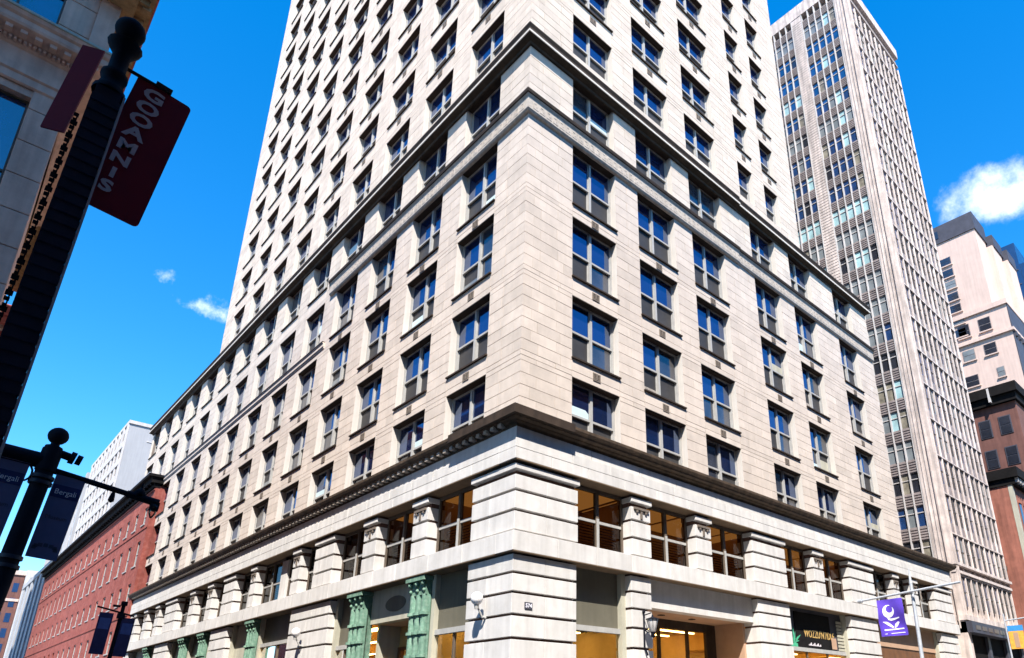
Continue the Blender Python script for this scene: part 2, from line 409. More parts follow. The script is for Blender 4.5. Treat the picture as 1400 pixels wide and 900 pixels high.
def emit_block(mb, bk):
    F, u0, u1, z0, z1 = bk
    h = random.uniform(-.004, .004)
    # keep the two fronts from interpenetrating at the corner: left front blocks start behind the right front
    a = u0 + JV if u0 > 0 else u0
    mb.box(F, a, u1 - JV, h, .42, z0 + JH, z1 - JH, random.random())
blocks.sort(key=block_area, reverse=True)
for bk in blocks[:296]:
    mb = MB(); emit_block(mb, bk); mb.build('stone_block', STONE, bld)
mb = MB()
for bk in blocks[296:]: emit_block(mb, bk)
stuff(mb.build('stone_coursing', STONE, bld))

# ---- windows of the shaft
def bar(mb, x0, x1, y0, y1, z0, z1): mb.box(FR, x0, x1, y0, y1, z0, z1)
def win_meshes(w, h, double):
    f = MB(); t = .075
    bar(f, 0, t, 0, .16, 0, h); bar(f, w - t, w, 0, .16, 0, h); bar(f, t, w - t, 0, .16, 0, t + .02); bar(f, t, w - t, 0, .16, h - t, h)
    if double: bar(f, w / 2 - .06, w / 2 + .06, -.02, .16, t + .02, h - t)
    spans = [(t, w / 2 - .06), (w / 2 + .06, w - t)] if double else [(t, w - t)]
    zm = h * .5
    for a, b in spans:
        bar(f, a, b, .02, .10, zm - .045, zm + .045)
        bar(f, a, a + .04, .03, .09, zm + .045, h - t); bar(f, b - .04, b, .03, .09, zm + .045, h - t)
        bar(f, a, a + .04, .09, .14, t + .02, zm - .045); bar(f, b - .04, b, .09, .14, t + .02, zm - .045)
    up, lo = [], []
    for a, b in spans:
        q = MB(); q.add([(a + .035, .06, zm), (b - .035, .06, zm), (b - .035, .06, h - t + .01), (a + .035, .06, h - t + .01)], [(0, 1, 2, 3)]); up.append(q)
        q = MB(); q.add([(a + .035, .115, t), (b - .035, .115, t), (b - .035, .115, zm), (a + .035, .115, zm)], [(0, 1, 2, 3)]); lo.append(q)
    return f, up, lo, spans, zm
cache = {}
def wset(w, h, double, far):
    key = (round(w, 2), round(h, 2), double, far)
    if key not in cache:
        f, up, lo, spans, zm = win_meshes(key[0], key[1], double)
        def mm(q, n, mt): me = q.mesh(n); me.materials.append(mt); return me
        fm = mm(f, 'window', FRAME)
        if far:
            a = MB(); c = MB()
            for q in up: a.add(q.v, q.f)
            for q in lo: c.add(q.v, q.f)
            cache[key] = (fm, [(mm(a, 'pane', GLASS), None)], [(mm(c, 'pane', SCREEN), None)], spans, zm)
        else:
            cache[key] = (fm, [(mm(q, 'pane', GLASS), mm(q, 'pane', GLASS2)) for q in up], [(mm(q, 'pane', SCREEN), mm(q, 'pane', GLASS2)) for q in lo], spans, zm)
    return cache[key]
def place(F, u0, u1, d, z):
    if F is FL: return (d, u1, z), -math.pi / 2
    return (u0, d, z), 0.0
sillc = {}; shadec = {}; revc = {}
def vent_mesh():
    v = MB(); bar(v, -.2, -.14, -.02, .03, 0, .34); bar(v, .14, .2, -.02, .03, 0, .34); bar(v, -.14, .14, -.02, .03, 0, .06); bar(v, -.14, .14, -.02, .03, .28, .34)
    for i in range(3): bar(v, -.14, .14, -.012, .03, .085 + i * .065, .12 + i * .065)
    bar(v, -.03, .03, -.03, .03, .06, .28); me = v.mesh('vent_grille'); me.materials.append(VENT); return me
VM = vent_mesh()
extra = MB(); nwin = 0
def window(F, c, row, far=False, sill=True, vent=True, d=.31):
    global nwin
    u0, u1 = c; lz, sz = row
    ctr = fpos(F, (u0 + u1) / 2, 0, (lz + sz) / 2)
    if not inframe(ctr, 40):
        extra.box(F, u0, u1, d + .05, d + .08, sz, lz); return
    double = (u1 - u0) > 2
    fm, up, lo, spans, zm = wset(u1 - u0, lz - sz, double, far)
    loc, rz = place(F, u0, u1, d, sz)
    wo = link('window', fm, None, bld, loc, rz); nwin += 1
    for a, b in up:
        po = link('pane', b if (b and random.random() < .14) else a, None, wo)
        po.rotation_euler = (random.uniform(-.007, .007), 0, random.uniform(-.006, .006))
    for a, b in lo:
        po = link('pane', b if (b and random.random() < .2) else a, None, wo)
        po.rotation_euler = (random.uniform(-.007, .007), 0, random.uniform(-.006, .006))
    for a, b in (spans if not far and double else ()):
        if random.random() > .24: continue
        q = MB(); hh = random.uniform(.25, .6) * zm
        lowr = random.random() < .6
        if lowr: bar(q, a + .05, b - .05, .098, .108, .1, .1 + hh)
        else: bar(q, a + .05, b - .05, .045, .053, zm + .05, zm + .05 + hh * .6)
        q.build('blind', random.choice((BLIND, BLIND, PALEP, GREYW, CURT)), wo)
    kl = round(u1 - u0, 2)
    if kl not in shadec:
        s = MB(); bar(s, .004, kl - .004, -d + .02, .0, -.03, .0); me = s.mesh('head_shade_plate'); me.materials.append(BRONZE); shadec[kl] = me  # dark plate put in for the shade under the window head
    kh = (round(lz - sz, 2), round(d, 2))
    if kh not in revc:
        s = MB(); bar(s, 0, .006, .004, d - .01, .0, kh[0]); me = s.mesh('reveal'); me.materials.append(REVEAL); revc[kh] = me
    for uu in (u0 - .001, u1 - .005): link('reveal', revc[kh], None, bld, *((((0.0, uu + .006, sz), -math.pi / 2)) if F is FL else ((uu, 0.0, sz), 0.0)))
    l3, r3 = place(F, u0, u1, d, lz); link('head_shade_plate', shadec[kl], None, bld, l3, r3)
    if sill:
        key = round(u1 - u0, 2)
        if key not in sillc:
            s = MB(); bar(s, -.03, key + .03, -.085 - d, .02, -.065, .0); me = s.mesh('window_sill'); me.materials.append(BRONZE); sillc[key] = me  # sill coloured dark for the shadow line beneath it
        link('window_sill', sillc[key], None, bld, loc, rz)
    if vent:
        l2, r2 = place(F, (u0 + u1) / 2, (u0 + u1) / 2, -.004, sz - .62)
        link('vent_grille', VM, None, bld, l2, r2)
for F, cols in ((FR, RC), (FL, LC)):
    for i, c in enumerate(cols):
        for k, r in enumerate(LOW):
            belt1 = F is FR or i < 4
            sill = k in (1, 2) or (k == 3 and belt1) or (k == 4 and not belt1)
            if F is FL and c[0] > 50 and k < 3: continue
            window(F, c, r, far=(F is FL and i > 5), sill=sill, vent=k in (1, 2, 3) and not (k == 3 and not belt1))
for F, cols in ((FR, RT), (FL, LT)):
    for i, c in enumerate(cols):
        for k, r in enumerate(TOW):
            window(F, c, r, far=True, sill=k > 0, vent=k > 0 and (F is FR or i < 5))
if extra.v: stuff(extra.build('upper_window_glass', GLASS, bld))

# ---- cornices and belts
def stations(lend, rend, jog=None, amt=0.0, ret=True):
    st = []
    if ret: st.append(lambda o: (2.0, lend + o))
    st.append(lambda o: (-o, lend + (o if ret else 0)))
    st.append(lambda o: (-o, -o))
    if jog:
        st.append(lambda o: (jog, -o)); st.append(lambda o: (jog + .001, -(o - amt if o > amt + .02 else o * .3)))
    last = (lambda o: (o - amt if o > amt + .02 else o * .3)) if jog else (lambda o: o)
    st.append(lambda o: (rend + (last(o) if ret else 0), -last(o)))
    if ret: st.append(lambda o: (rend + last(o), 2.0))
    return st
S = stations(LEND, REND, 15.0, .07)
b = MB(); b.sweep(S, [(0, 28.38), (.08, 28.40), (.12, 28.50), (.26, 28.56), (.30, 28.58), (.36, 28.62)]); b.build('cornice_soffit', BRONZE, bld)  # dark bronze stands in for the shade under the overhang
b = MB(); b.sweep(S, [(.36, 28.62), (.39, 28.63), (.39, 28.73), (.34, 28.76)]); b.build('cornice_fillet', REVEAL, bld)
b = MB(); b.sweep(S, [(.33, 28.75), (.34, 28.79), (.32, 28.95), (.38, 29.10), (.38, 29.16), (.2, 29.20), (-.1, 29.23)]); b.build('cornice_flashing', BRONZE, bld)
S = stations(18.2, REND, 14.7, .05, ret=False)
b = MB(); b.sweep(S, [(0, 24.62), (.12, 24.64), (.18, 24.72), (.18, 25.30), (.22, 25.36), (.25, 25.40)]); b.build('belt_course', TRIM, bld)
b = MB(); b.sweep(S, [(.24, 25.39), (.29, 25.42), (.31, 25.52), (.31, 25.58), (.1, 25.62), (-.05, 25.66)]); b.build('belt_flashing', BRONZE, bld)
# carved fret on the belt
b = MB()
for F, un in ((FR, REND), (FL, 18)):
    u = .1
    while u < un - .5:
        dd = .18 if (F is FL or u < 14.6) else .13
        b.box(F, u, u + .26, -dd - .012, -dd + .01, 24.82, 24.86); b.box(F, u, u + .04, -dd - .012, -dd + .01, 24.86, 25.14); b.box(F, u + .04, u + .2, -dd - .012, -dd + .01, 25.10, 25.14)
        b.box(F, u + .16, u + .2, -dd - .012, -dd + .01, 24.95, 25.10)
        u += .36
stuff(b.build('carved_fret', TRIM, bld))
b = MB(); b.box(FL, 18.2, LEND, -.10, .02, 21.30, 21.50); b.box(FL, 18.2, LEND, -.14, .02, 21.50, 21.56); b.box(FL, 18.2, LEND, -.05, .02, 21.2, 21.30); b.build('lower_belt_course', STONE, bld)
b = MB(); b.box(FL, 18.2, LEND + .02, -.17, .02, 21.56, 21.61); b.build('belt_flashing', BRONZE, bld)
# base cornice
BL, BRR = 51.2, 37.5
S = stations(BL, BRR, None, 0)
b = MB(); b.sweep(S, [(.2, 10.52), (.24, 10.60), (.28, 10.64), (.30, 10.72), (.40, 10.76), (.42, 10.80), (.56, 10.84), (.58, 10.90), (.62, 10.93), (.66, 11.02), (.67, 11.12), (.64, 11.14), (.3, 11.2), (-.1, 11.25)]); b.build('base_cornice', COPBR, bld)  # underside shade is put into the copper brown
b = MB(); b.box(FR, -.74, 1.95, -.74, -.6, 10.86, 11.17); b.box(FL, -.6, 3.2, -.74, -.6, 10.86, 11.17); b.build('cornice_corner_lip', BRONZE, bld)
b = MB()
u = .3
while u < BL - .3: b.box(FL, u, u + .18, -.52, -.3, 10.70, 10.83); u += .42
u = .3
stuff(b.build('cornice_dentils', TRIM, bld))
b = MB(); b.box(FR, REND - .6, BRR - .1, .0, 22, 11.0, 11.2); b.box(FR, 0, 12, LEND - 12, BL, 11.0, 11.18); b.build('base_roof', ROOFM, bld)

# ---- rusticated base
ws = []
def wb(F, u0, u1, d0, d1, z0, z1): ws.append((F, u0, u1, d0, d1, z0, z1))
C2 = [(7.14, 7.73), (7.83, 8.40), (8.50, 8.97)]
C1 = [(5.81, 6.33), (5.20, 5.72), (4.52, 5.11), (3.82, 4.43), (3.11, 3.73), (2.41, 3.02), (1.70, 2.33), (.90, 1.62), (0.02, .82)]
corebase = MB()
def split(u0, u1, n, off=0):
    w = (u1 - u0) / n; return [(u0 + i * w, u0 + (i + 1) * w) for i in range(n)]
def pier(F, u0, u1, cs, deep=.62, corner=False, seed=0):
    for k, (a, b_) in enumerate(cs):
        if corner:
            for (p, q) in ([(1.15, u1)] if k % 2 == 0 else [(1.15, u1)]): wb(F, p + .005, q, -.2, deep, a, b_)
        elif u1 - u0 > 1.5:
            mdl = (u0 + u1) / 2 + (.25 if k % 2 else -.25)
            wb(F, u0, mdl - .005, -.2, deep, a, b_); wb(F, mdl + .005, u1, -.2, deep, a, b_)
        else: wb(F, u0, u1, -.2, deep, a, b_)
    corebase.box(F, u0 + .05, u1 - .05, -.03, deep - .01, cs[-1][0] if cs is C1 else 7.05, max(c[1] for c in cs) + .6)
def cap(F, u0, u1): wb(F, u0 - .045, u1 + .045, -.265, .5, 9.15, 9.33); corebase.box(F, u0 + .03, u1 - .03, -.04, .5, 8.98, 9.46)
RP2 = [(13.38, 16.14), (22.63, 25.56), (34.42, 37.4)]; RPL = [(5.33, 6.40), (9.24, 10.28), (18.80, 19.82), (28.16, 28.95), (30.78, 31.70)]
RP1 = [(13.44, 16.06), (22.12, 25.26), (34.4, 37.3)]
LP2 = [(13.05, 15.05), (26.05, 28.0), (37.8, 40.6), (49.2, 51.1)]; LPL = [(5.10, 6.15), (9.05, 10.17), (16.75, 17.64), (22.66, 23.47), (30.0, 31.0), (33.7, 34.7), (42.3, 43.3), (45.7, 46.7)]
LP1 = [(12.74, 17.03), (26.1, 29.0), (38.3, 41.6), (49.5, 51.1)]
for F, p2, pl, p1, ce2, ce1 in ((FR, RP2, RPL, RP1, 2.57, 2.5), (FL, LP2, LPL, LP1, 2.2, 2.23)):
    pier(F, 1.15, ce2, C2, corner=True); pier(F, 1.15, ce1, C1, corner=True); cap(F, 1.0, ce2)
    for a, c in p2: pier(F, a, c, C2); cap(F, a, c)
    for a, c in p1: pier(F, a, c, C1)
    for a, c in pl: pier(F, a, c, C2, .55); cap(F, a, c)
pier(FR, 5.21, 6.30, C1)
# corner blocks, one stone that shows both fronts
for k, (a, c) in enumerate(C2 + C1):
    wb(FR, -.2, 1.145, -.2, 1.145, a, c)
wb(FR, -.265, .95, -.265, .95, 9.15, 9.33)
corebase.box(FR, -.035, 1.14, -.035, 1.14, 0, 9.46)
wb(FL, 19.16, 19.95, .12, .5, 7.05, 9.2)
# band between the storeys and frieze, in long stones
for F, end in ((FR, BRR), (FL, BL)):
    for z0, z1, o, wl in ((6.42, 7.05, .34, 2.1), (9.46, 9.845, .36, 1.75), (9.86, 10.22, .36, 1.75), (10.24, 10.60, .31, 2.4)):
        u = -o if F is FR else .556
        u0 = u; k = 0
        while u < end - .05:
            w = wl * random.uniform(.85, 1.15)
            if k == 0: w = wl * (.9 if z0 < 9.8 else 1.45)
            if end - (u + w) < .7: w = end - u
            wb(F, u + (.011 if k else 0), u + w - .011, -o, .55, z0, z1); u += w; k += 1
    corebase.box(F, -.29 if F is FR else .54, end - .02, -.29, .54, 9.47, 10.6); corebase.box(F, -.28 if F is FR else .54, end - .02, -.28, .54, 6.44, 7.04)
    corebase.box(F, .6, end - .02, -.15, .54, 10.55, 11.1)
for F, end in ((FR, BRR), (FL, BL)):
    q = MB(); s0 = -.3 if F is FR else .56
    q.box(F, s0, end - .03, -.335, .54, 6.395, 6.424); q.box(F, s0, end - .03, -.355, .54, 9.43, 9.464); q.build('soffit_shade_board', SOFFB, bld)  # brown boards added to carry the shade under band and frieze
corebase.build('base_wall', GROOVE, bld)
def warea(t): return block_area((t[0], t[1], t[2], t[5], t[6]))
ws.sort(key=warea, reverse=True)
rest = MB()
for i, t in enumerate(ws):
    if i < 290: mb = MB(); mb.box(*t, tint=random.random(), ch=.008); mb.build('rusticated_block', WHITE, bld)
    else: rest.box(*t, tint=random.random())
if rest.v: stuff(rest.build('rusticated_blocks', WHITE, bld))
# pilaster brackets (carved drops under the caps)
for F, pl in ((FR, RPL), (FL, LPL)):
    for a, c in pl:
        q = MB(); mid = (a + c) / 2
        q.box(F, a + .12, c - .12, -.27, -.19, 8.88, 8.97); q.box(F, mid - .05, mid + .05, -.25, -.19, 8.55, 8.88)
        for s in (-.25, .25): q.box(F, mid + s - .05, mid + s + .05, -.26, -.19, 8.78, 8.88)
        q.build('carved_bracket', VENT, bld)

# ---- second floor windows of the base
def base_window(F, u0, u1, z0=7.08, z1=9.42, d=.25):
    w = u1 - u0; h = z1 - z0; f = MB(); t = .09
    bar(f, 0, t, 0, .12, 0, h); bar(f, w - t, w, 0, .12, 0, h); bar(f, t, w - t, 0, .12, h - .14, h)
    bar(f, w / 2 - .07, w / 2 + .07, -.03, .12, .1, h - .14)
    loc, rz = place(F, u0, u1, d, z0)
    wo = link('base_window', f.mesh('base_window'), FRAME2, bld, loc, rz)
    s = MB(); zm = h * .47
    bar(s, t, w / 2 - .07, .01, .09, zm - .05, zm + .05); bar(s, w / 2 + .07, w - t, .01, .09, zm - .05, zm + .05); bar(s, w / 2 - .06, w / 2 + .06, -.05, -.028, .1, zm + .12)
    bar(s, .005, w - .005, -.30, .1, -.02, .06); s.build('sash_bar', FRAME, wo)
    for a, c in ((t, w / 2 - .07), (w / 2 + .07, w - t)):
        for p, q in ((.07, zm - .05), (zm + .05, h - .14)):
            e = MB(); e.add([(a, .06, p), (c, .06, p), (c, .06, q), (a, .06, q)], [(0, 1, 2, 3)]); e.build('pane', GLASSB, wo)
def gaps(start, solids, end):
    r = []; u = start
    for a, c in sorted(solids):
        if a - u > .5: r.append((u, a))
        u = max(u, c)
    if end - u > .5: r.append((u, end))
    return r
RG = gaps(2.57, RP2 + RPL, 37.4); LG = gaps(2.2, LP2 + LPL + [(19.16, 19.95)], 51.1)
for a, c in RG: base_window(FR, a, c)
for a, c in LG: base_window(FL, a, c)
# interiors: rooms with warm ceilings, seen through the panes
rm = MB()
for F, end in ((FR, 37), (FL, 51)):
    for zf, zc, dep in ((6.5, 9.55, 3.2), (.2, 6.2, 6.0)):
        s0 = .8
        rm.box(F, s0, end, dep, dep + .1, zf, zc); rm.box(F, s0, end, .62, dep, zf - .05, zf); rm.box(F, s0, end, .62, dep, zc, zc + .05)
    for u in ((5.9, 14.5, 24, 33) if F is FR else (5.6, 14.2, 27, 39)): rm.box(F, u, u + .15, .7, 3.2, 6.5, 9.5)
rm.build('interior', WARMW, bld)
gl = MB(); gl2 = MB()
for F, end in ((FR, 34), (FL, 48)):
    u = 2.6
    while u < end - 2:
        gl.box(F, u, u + 2.2, 1.4, 1.75, 5.55, 5.6); gl.box(F, u + .3, u + 2.4, 3.0, 3.5, 5.5, 5.55); u += 2.9
    u = 3
    while u < (23 if F is FR else 9): gl2.box(F, u - .9, u + 2.6, .8, 3.1, 9.5, 9.53); u += 3.8  # second floor ceiling sheet added to glow; no lamps seen there
dc = MB()
for F, bays in ((FR, ((2.5, 5.9), (6.5, 13.3), (16.2, 22.1), (25.3, 34.4))), (FL, ((2.3, 4.9), (6.3, 9.5), (10.9, 12.7), (17.1, 26), (29, 38)))):
    for a, c in bays:
        lo_ = 4.6 if not (F is FR and a == 6.5) else 5.1
        d0 = .75 if not (F is FR and a == 6.5) and not (F is FL and a == 6.3) else 2.4
        dc.box(F, a, c, d0, 5.9, lo_, lo_ + .05); dc.box(F, a + .3, c - .3, 5.4, 5.6, 1.4, 1.5); dc.box(F, a + .3, c - .3, 5.4, 5.6, 2.4, 2.5)
        for k in range(3): gl.box(F, a + .25, c - .25, d0 + .7 + k * 1.5, d0 + .82 + k * 1.5, lo_ - .05, lo_ - .01)
dc.build('dropped_ceiling', WARMW, bld)
gl.build('ceiling_glow', GLOW, bld); gl2.build('ceiling_glow', GLOW2, bld)
bt = MB()   # window blinds and shelves inside the second floor
for F, G in ((FR, RG), (FL, LG)):
    for a, c in G:
        for i in range(9): bt.box(F, a + .1, c - .1, .58 + .002 * i, .60, 7.2 + i * .11, 7.235 + i * .11)
stuff(bt.build('slatted_blinds', OAK, bld))

# ---- ground floor shop fronts
def panel(name, F, u0, u1, d0, d1, z0, z1, m, parent=bld): q = MB(); q.box(F, u0, u1, d0, d1, z0, z1); return q.build(name, m, parent)
def shopfront(F, u0, u1, zt=4.34, up=OLIVE, mulls=1):
    panel('transom_panel', F, u0, u1, .30, .36, zt + .1, 6.45, up); panel('transom_bar', F, u0, u1, .18, .36, zt - .08, zt + .1, FRAME)
    panel('jamb_board', F, u1 - .22, u1, .1, .36, 0, 6.42, PALEP); panel('jamb_board', F, u0, u0 + .12, .1, .36, 0, 6.42, PALEP)
    q = MB(); q.add([tuple(fpos(F, u0, .3, .5)), tuple(fpos(F, u1, .3, .5)), tuple(fpos(F, u1, .3, zt - .08)), tuple(fpos(F, u0, .3, zt - .08))], [(0, 1, 2, 3)]); q.build('shop_window', GLASSC, bld)
    q = MB(); q.box(F, u0, u1, .2, .36, .15, .5)
    for i in range(1, mulls + 1): x = u0 + (u1 - u0) * i / (mulls + 1); q.box(F, x - .04, x + .04, .25, .35, .5, zt - .08)
    q.build('shop_frame', FRAME2, bld)
shopfront(FR, 2.5, 5.21, mulls=0)
# entrance bay
panel('entrance_lintel', FR, 6.31, 13.43, .12, .6, 5.34, 6.39, WHITE)
panel('entrance_soffit', FR, 6.3, 13.44, .6, 2.2, 5.36, 5.5, SOFF)
panel('entrance_cheek', FR, 13.3, 13.44, .6, 2.2, 0, 5.36, SOFF); panel('entrance_cheek', FR, 6.3, 6.42, .6, 2.2, 0, 5.36, SOFF)
q = MB(); q.box(FR, 6.42, 13.3, 2.1, 2.25, 5.0, 5.36); q.box(FR, 12.6, 13.3, 2.1, 2.25, 0, 5.0); q.box(FR, 6.42, 6.7, 2.1, 2.25, 0, 5.0)
for x in (9.4, 11.3): q.box(FR, x - .05, x + .05, 2.1, 2.25, 0, 5.0)
q.box(FR, 6.7, 12.6, 2.12, 2.22, 3.2, 3.28); q.build('entrance_frame', BRONZE, bld)
q = MB(); q.add([(6.7, 2.17, 0), (12.6, 2.17, 0), (12.6, 2.17, 5.0), (6.7, 2.17, 5.0)], [(0, 1, 2, 3)]); q.build('entrance_glass', GLASSC, bld)
for x in (8.6, 10.6): panel('soffit_downlight', FR, x - .12, x + .12, 1.2, 1.4, 5.33, 5.365, BRONZE)
# sign bay
shopfront(FR, 16.06, 22.12, 4.42, up=DKST, mulls=2)
sg = panel('sign_board', FR, 17.2, 20.6, .26, .298, 4.55, 6.2, BLACKM)
link('sign_lettering', text_mesh("WOZZU'NTIDLE", .50, .006, .80, .004), GOLD, sg, (19.45, .25, 5.05)).rotation_euler = (math.pi / 2, 0, 0)
q = MB()
for i in range(11): q.box(FR, 18.3 + i * .11, 18.38 + i * .11, .248, .256, 4.66, 4.70 + .05 * (i * 7 % 3))
q.build('small_print', LETTER, sg)
q = MB(); cx, cz = 16.95, 4.75
for i in range(9):
    a = math.pi * (.05 + .9 * i / 8); ln = .5 + .28 * math.sin(i * 2.1)
    q.poly([(cx, .24, cz - .1), (cx + ln * .5 * math.cos(a - .16), .24, cz + ln * .5 * math.sin(a - .16)), (cx + ln * math.cos(a), .24, cz + ln * math.sin(a)), (cx + ln * .5 * math.cos(a + .16), .24, cz + ln * .5 * math.sin(a + .16))], .004, (0, 1, 0))
q.box(FR, cx - .3, cx + .3, .238, .245, cz - .28, cz - .06); q.build('leaf_poster', PLANT, bld)
q = MB(); q.box(FR, 20.6, 21.1, .24, .25, 4.6, 5.15); q.build('portrait_poster', SOFF, bld)
q = MB()
for i in range(9): q.box(FR, 21.3, 21.95, .22, .27, 4.55 + i * .17, 4.67 + i * .17)
q.build('louvre_blind', PALEP, bld)
# last bay on the right street
panel('bay_fascia', FR, 25.26, 34.4, .25, .5, 5.1, 6.42, SOFF); shopfront(FR, 25.26, 34.4, 4.1, up=OAK, mulls=3)
# left street bays: panels, doors and verdigris columns
def green_column(u0, u1):
    mid = (u0 + u1) / 2; w = u1 - u0
    col = link('copper_column', (lambda q: q)(column_mesh(w)), VERD, bld, *place(FL, u0, u1, .0, 0))
    q = MB()
    for z in (4.98, 4.30, 3.5, 2.6):
        for i in range(3): q.tube((w * (.17 + .33 * i), -.02, z), (w * (.17 + .33 * i), -.02, z + .1), w * .185, w * .185, 10)
    q.build('column_band', VERD, col)
    q = MB(); bar(q, -.05, w + .05, -.30, .3, 6.2, 6.36); bar(q, .04, w - .04, -.12, .28, 5.7, 6.2)
    for s in (.12, .5, .88):
        q.sphere((w * s, -.18, 6.1), .10, 8); q.sphere((w * s, -.14, 5.86), .075, 8)
    q.build('column_capital', VERD, col)
def column_mesh(w):
    q = MB(); bar(q, .02, w - .02, .05, .35, 0, 6.2)
    for i in range(3): q.tube((w * (.17 + .33 * i), .02, 0), (w * (.17 + .33 * i), .02, 5.72), w * .16, w * .15, 10)
    for i in range(4): q.tube((w * (.02 + .32 * i), .06, 0), (w * (.02 + .32 * i), .06, 5.7), w * .05, w * .05, 6)
    return q.mesh('copper_column')
GC = [(4.9, 6.1), (9.7, 10.9), (21.8, 23.0), (30.2, 31.4), (34.3, 35.5), (43.5, 44.7)]
for a, c in GC: green_column(a, c)
shopfront(FL, 2.23, 4.9, 4.33); shopfront(FL, 10.9, 12.74, 4.29); shopfront(FL, 17.03, 21.8, 5.0); shopfront(FL, 23.0, 26.1, 4.3, up=PALEP); shopfront(FL, 29.0, 30.2); shopfront(FL, 31.4, 34.3); shopfront(FL, 35.5, 38.3); shopfront(FL, 41.6, 43.5); shopfront(FL, 44.7, 49.5)
# store doorway between the first two copper columns
panel('door_lintel', FL, 6.1, 9.7, .25, .6, 5.05, 6.42, PALEP)
q = MB(); pts = [tuple(fpos(FL, 7.75 + .78 * math.cos(t * math.pi / 12), .22, 5.7 + .3 * math.sin(t * math.pi / 12))) for t in range(24)]
q.poly(pts, .03, (1, 0, 0)); q.build('oval_plaque', OLIVE, bld)
panel('door_soffit', FL, 6.1, 9.7, .6, 2.0, 5.05, 5.2, SOFF); panel('door_cheek', FL, 9.55, 9.7, .6, 2.0, 0, 5.05, PALEP); panel('door_cheek', FL, 6.1, 6.25, .6, 2.0, 0, 5.05, OAK)
sb = panel('name_board', FL, 6.25, 9.55, 1.55, 1.65, 4.2, 5.04, WARMW)
o = link('sign_lettering', text_mesh('VALLES', .62, .02, .95, .01), OLIVE, sb, (1.53, 7.7, 4.42)); o.rotation_euler = (math.pi / 2, 0, -math.pi / 2)
q = MB(); q.box(FL, 6.25, 9.55, 1.5, 1.7, 4.12, 4.22); q.box(FL, 7.8, 8.0, 1.5, 1.7, 0, 4.12); q.box(FL, 6.25, 6.45, 1.5, 1.7, 0, 4.12); q.box(FL, 9.35, 9.55, 1.5, 1.7, 0, 4.12); q.build('door_frame', OAK, bld)
q = MB(); q.add([(1.6, 6.4, 0), (1.6, 9.4, 0), (1.6, 9.4, 4.12), (1.6, 6.4, 4.12)], [(0, 1, 2, 3)]); q.build('door_glass', GLASSC, bld)

# ---- small fittings that hang on the building
def globe_sconce(u, z, label):
    t = thing('globe_sconce', label, 'wall lamp', (-.2, u, z), group='white globe lamps on the left street front')
    q = MB(); q.tube((0, 0, -.45), (-.12, 0, -.42), .05, .04, 8); q.tube((-.12, 0, -.45), (-.34, 0, -.1), .035, .03, 8); q.tube((-.36, 0, -.2), (-.36, 0, -.02), .06, .09, 10); q.build('bracket', FRAME, t)
    q = MB(); q.sphere((-.36, 0, .13), .20, 14, 1.05); q.build('globe', LAMPW, t)
globe_sconce(1.12, 4.92, 'round white globe lamp on the white corner pier')
globe_sconce(15.2, 5.0, 'small white globe lamp on the rusticated pier left of the store doorway')
t = thing('wall_lantern', 'ornate iron lantern on scrolled bracket beside the shop entrance', 'wall lamp', (5.78, -.2, 4.6))
q = MB(); q.tube((0, -.05, -.75), (0, -.06, .42), .035, .03, 8); q.tube((0, -.05, .34), (0, -.42, .40), .02, .02, 6); q.sphere((0, -.06, .47), .06, 8)
pr = None
for i in range(9):
    a = math.pi * i / 8; p = (0, -.06 - .2 * (1 - math.cos(a)) , -.05 - .22 * math.sin(a))
    if pr: q.tube(pr, p, .022, .022, 6)
    pr = p
q.tube((0, -.05, -.75), (.12, -.09, -1.05), .03, .04, 6); q.build('bracket', POLE, t)
q = MB(); q.lathe((.0, -.46, -.28), [(.09, 0), (.12, .04), (.21, .44), (.2, .46)], 8); q.build('lantern_glass', LAMPG, t)
q = MB(); q.lathe((.0, -.46, -.28), [(.001, -.2), (.08, -.16), (.07, -.05), (.10, .0)], 8); q.lathe((.0, -.46, -.28), [(.25, .44), (.24, .465), (.12, .50), (.04, .53), (.02, .60), (.001, .62)], 8)
for i in range(8):
    a = math.pi * 2 * i / 8; c, s = math.cos(a), math.sin(a)
    q.tube((.11 * c, -.46 + .11 * s, -.26), (.21 * c, -.46 + .21 * s, .17), .01, .01, 4)
q.build('lantern_frame', POLE, t)
t = thing('address_plate', 'small black house number plate on the white corner pier', 'plaque', (.45, -.2, 4.78))
q = MB(); q.box(FR, -.15, .15, -.03, -.001, -.1, .1); q.build('plate', DKST, t)
link('numerals', text_mesh('574', .17, .003, 1.0, .004), WPRINT, t, (0, -.033, -.06)).rotation_euler = (math.pi / 2, 0, 0)

# ================================================================== red brick building down the left street
BO, BY0, BY1, BZ = -.5, 51.25, 112.5, 20.75
FBk = fr(BO, 0, 0, 1, 1, 0)
brk = thing('brick_building', 'long red brick building with black bracketed cornice beside the stone block', 'building', (BO, BY0, 0))
brk.location = (0, 0, 0)
bcols = [(52.5 + 3.32 * i, 53.7 + 3.32 * i) for i in range(18)]
brows = [(19.1, 17.5), (16.0, 13.75), (12.25, 10.65), (8.5, 6.6), (4.8, 2.2)]
q = MB(); edges = [BY0] + [x for c in bcols for x in c] + [BY1]
for i in range(0, len(edges), 2): q.box(FBk, edges[i], edges[i + 1], 0, .5, 0, BZ)
for a, c in bcols:
    zs = 0
    for lz, sz in reversed(brows): q.box(FBk, a, c, .0, .5, zs, sz); zs = lz
    q.box(FBk, a, c, 0, .5, zs, BZ)
q.box(FBk, BY0 + .02, BY1 - .02, .5, 20, 0, BZ - .02)
q.build('wall', BRICK, brk)
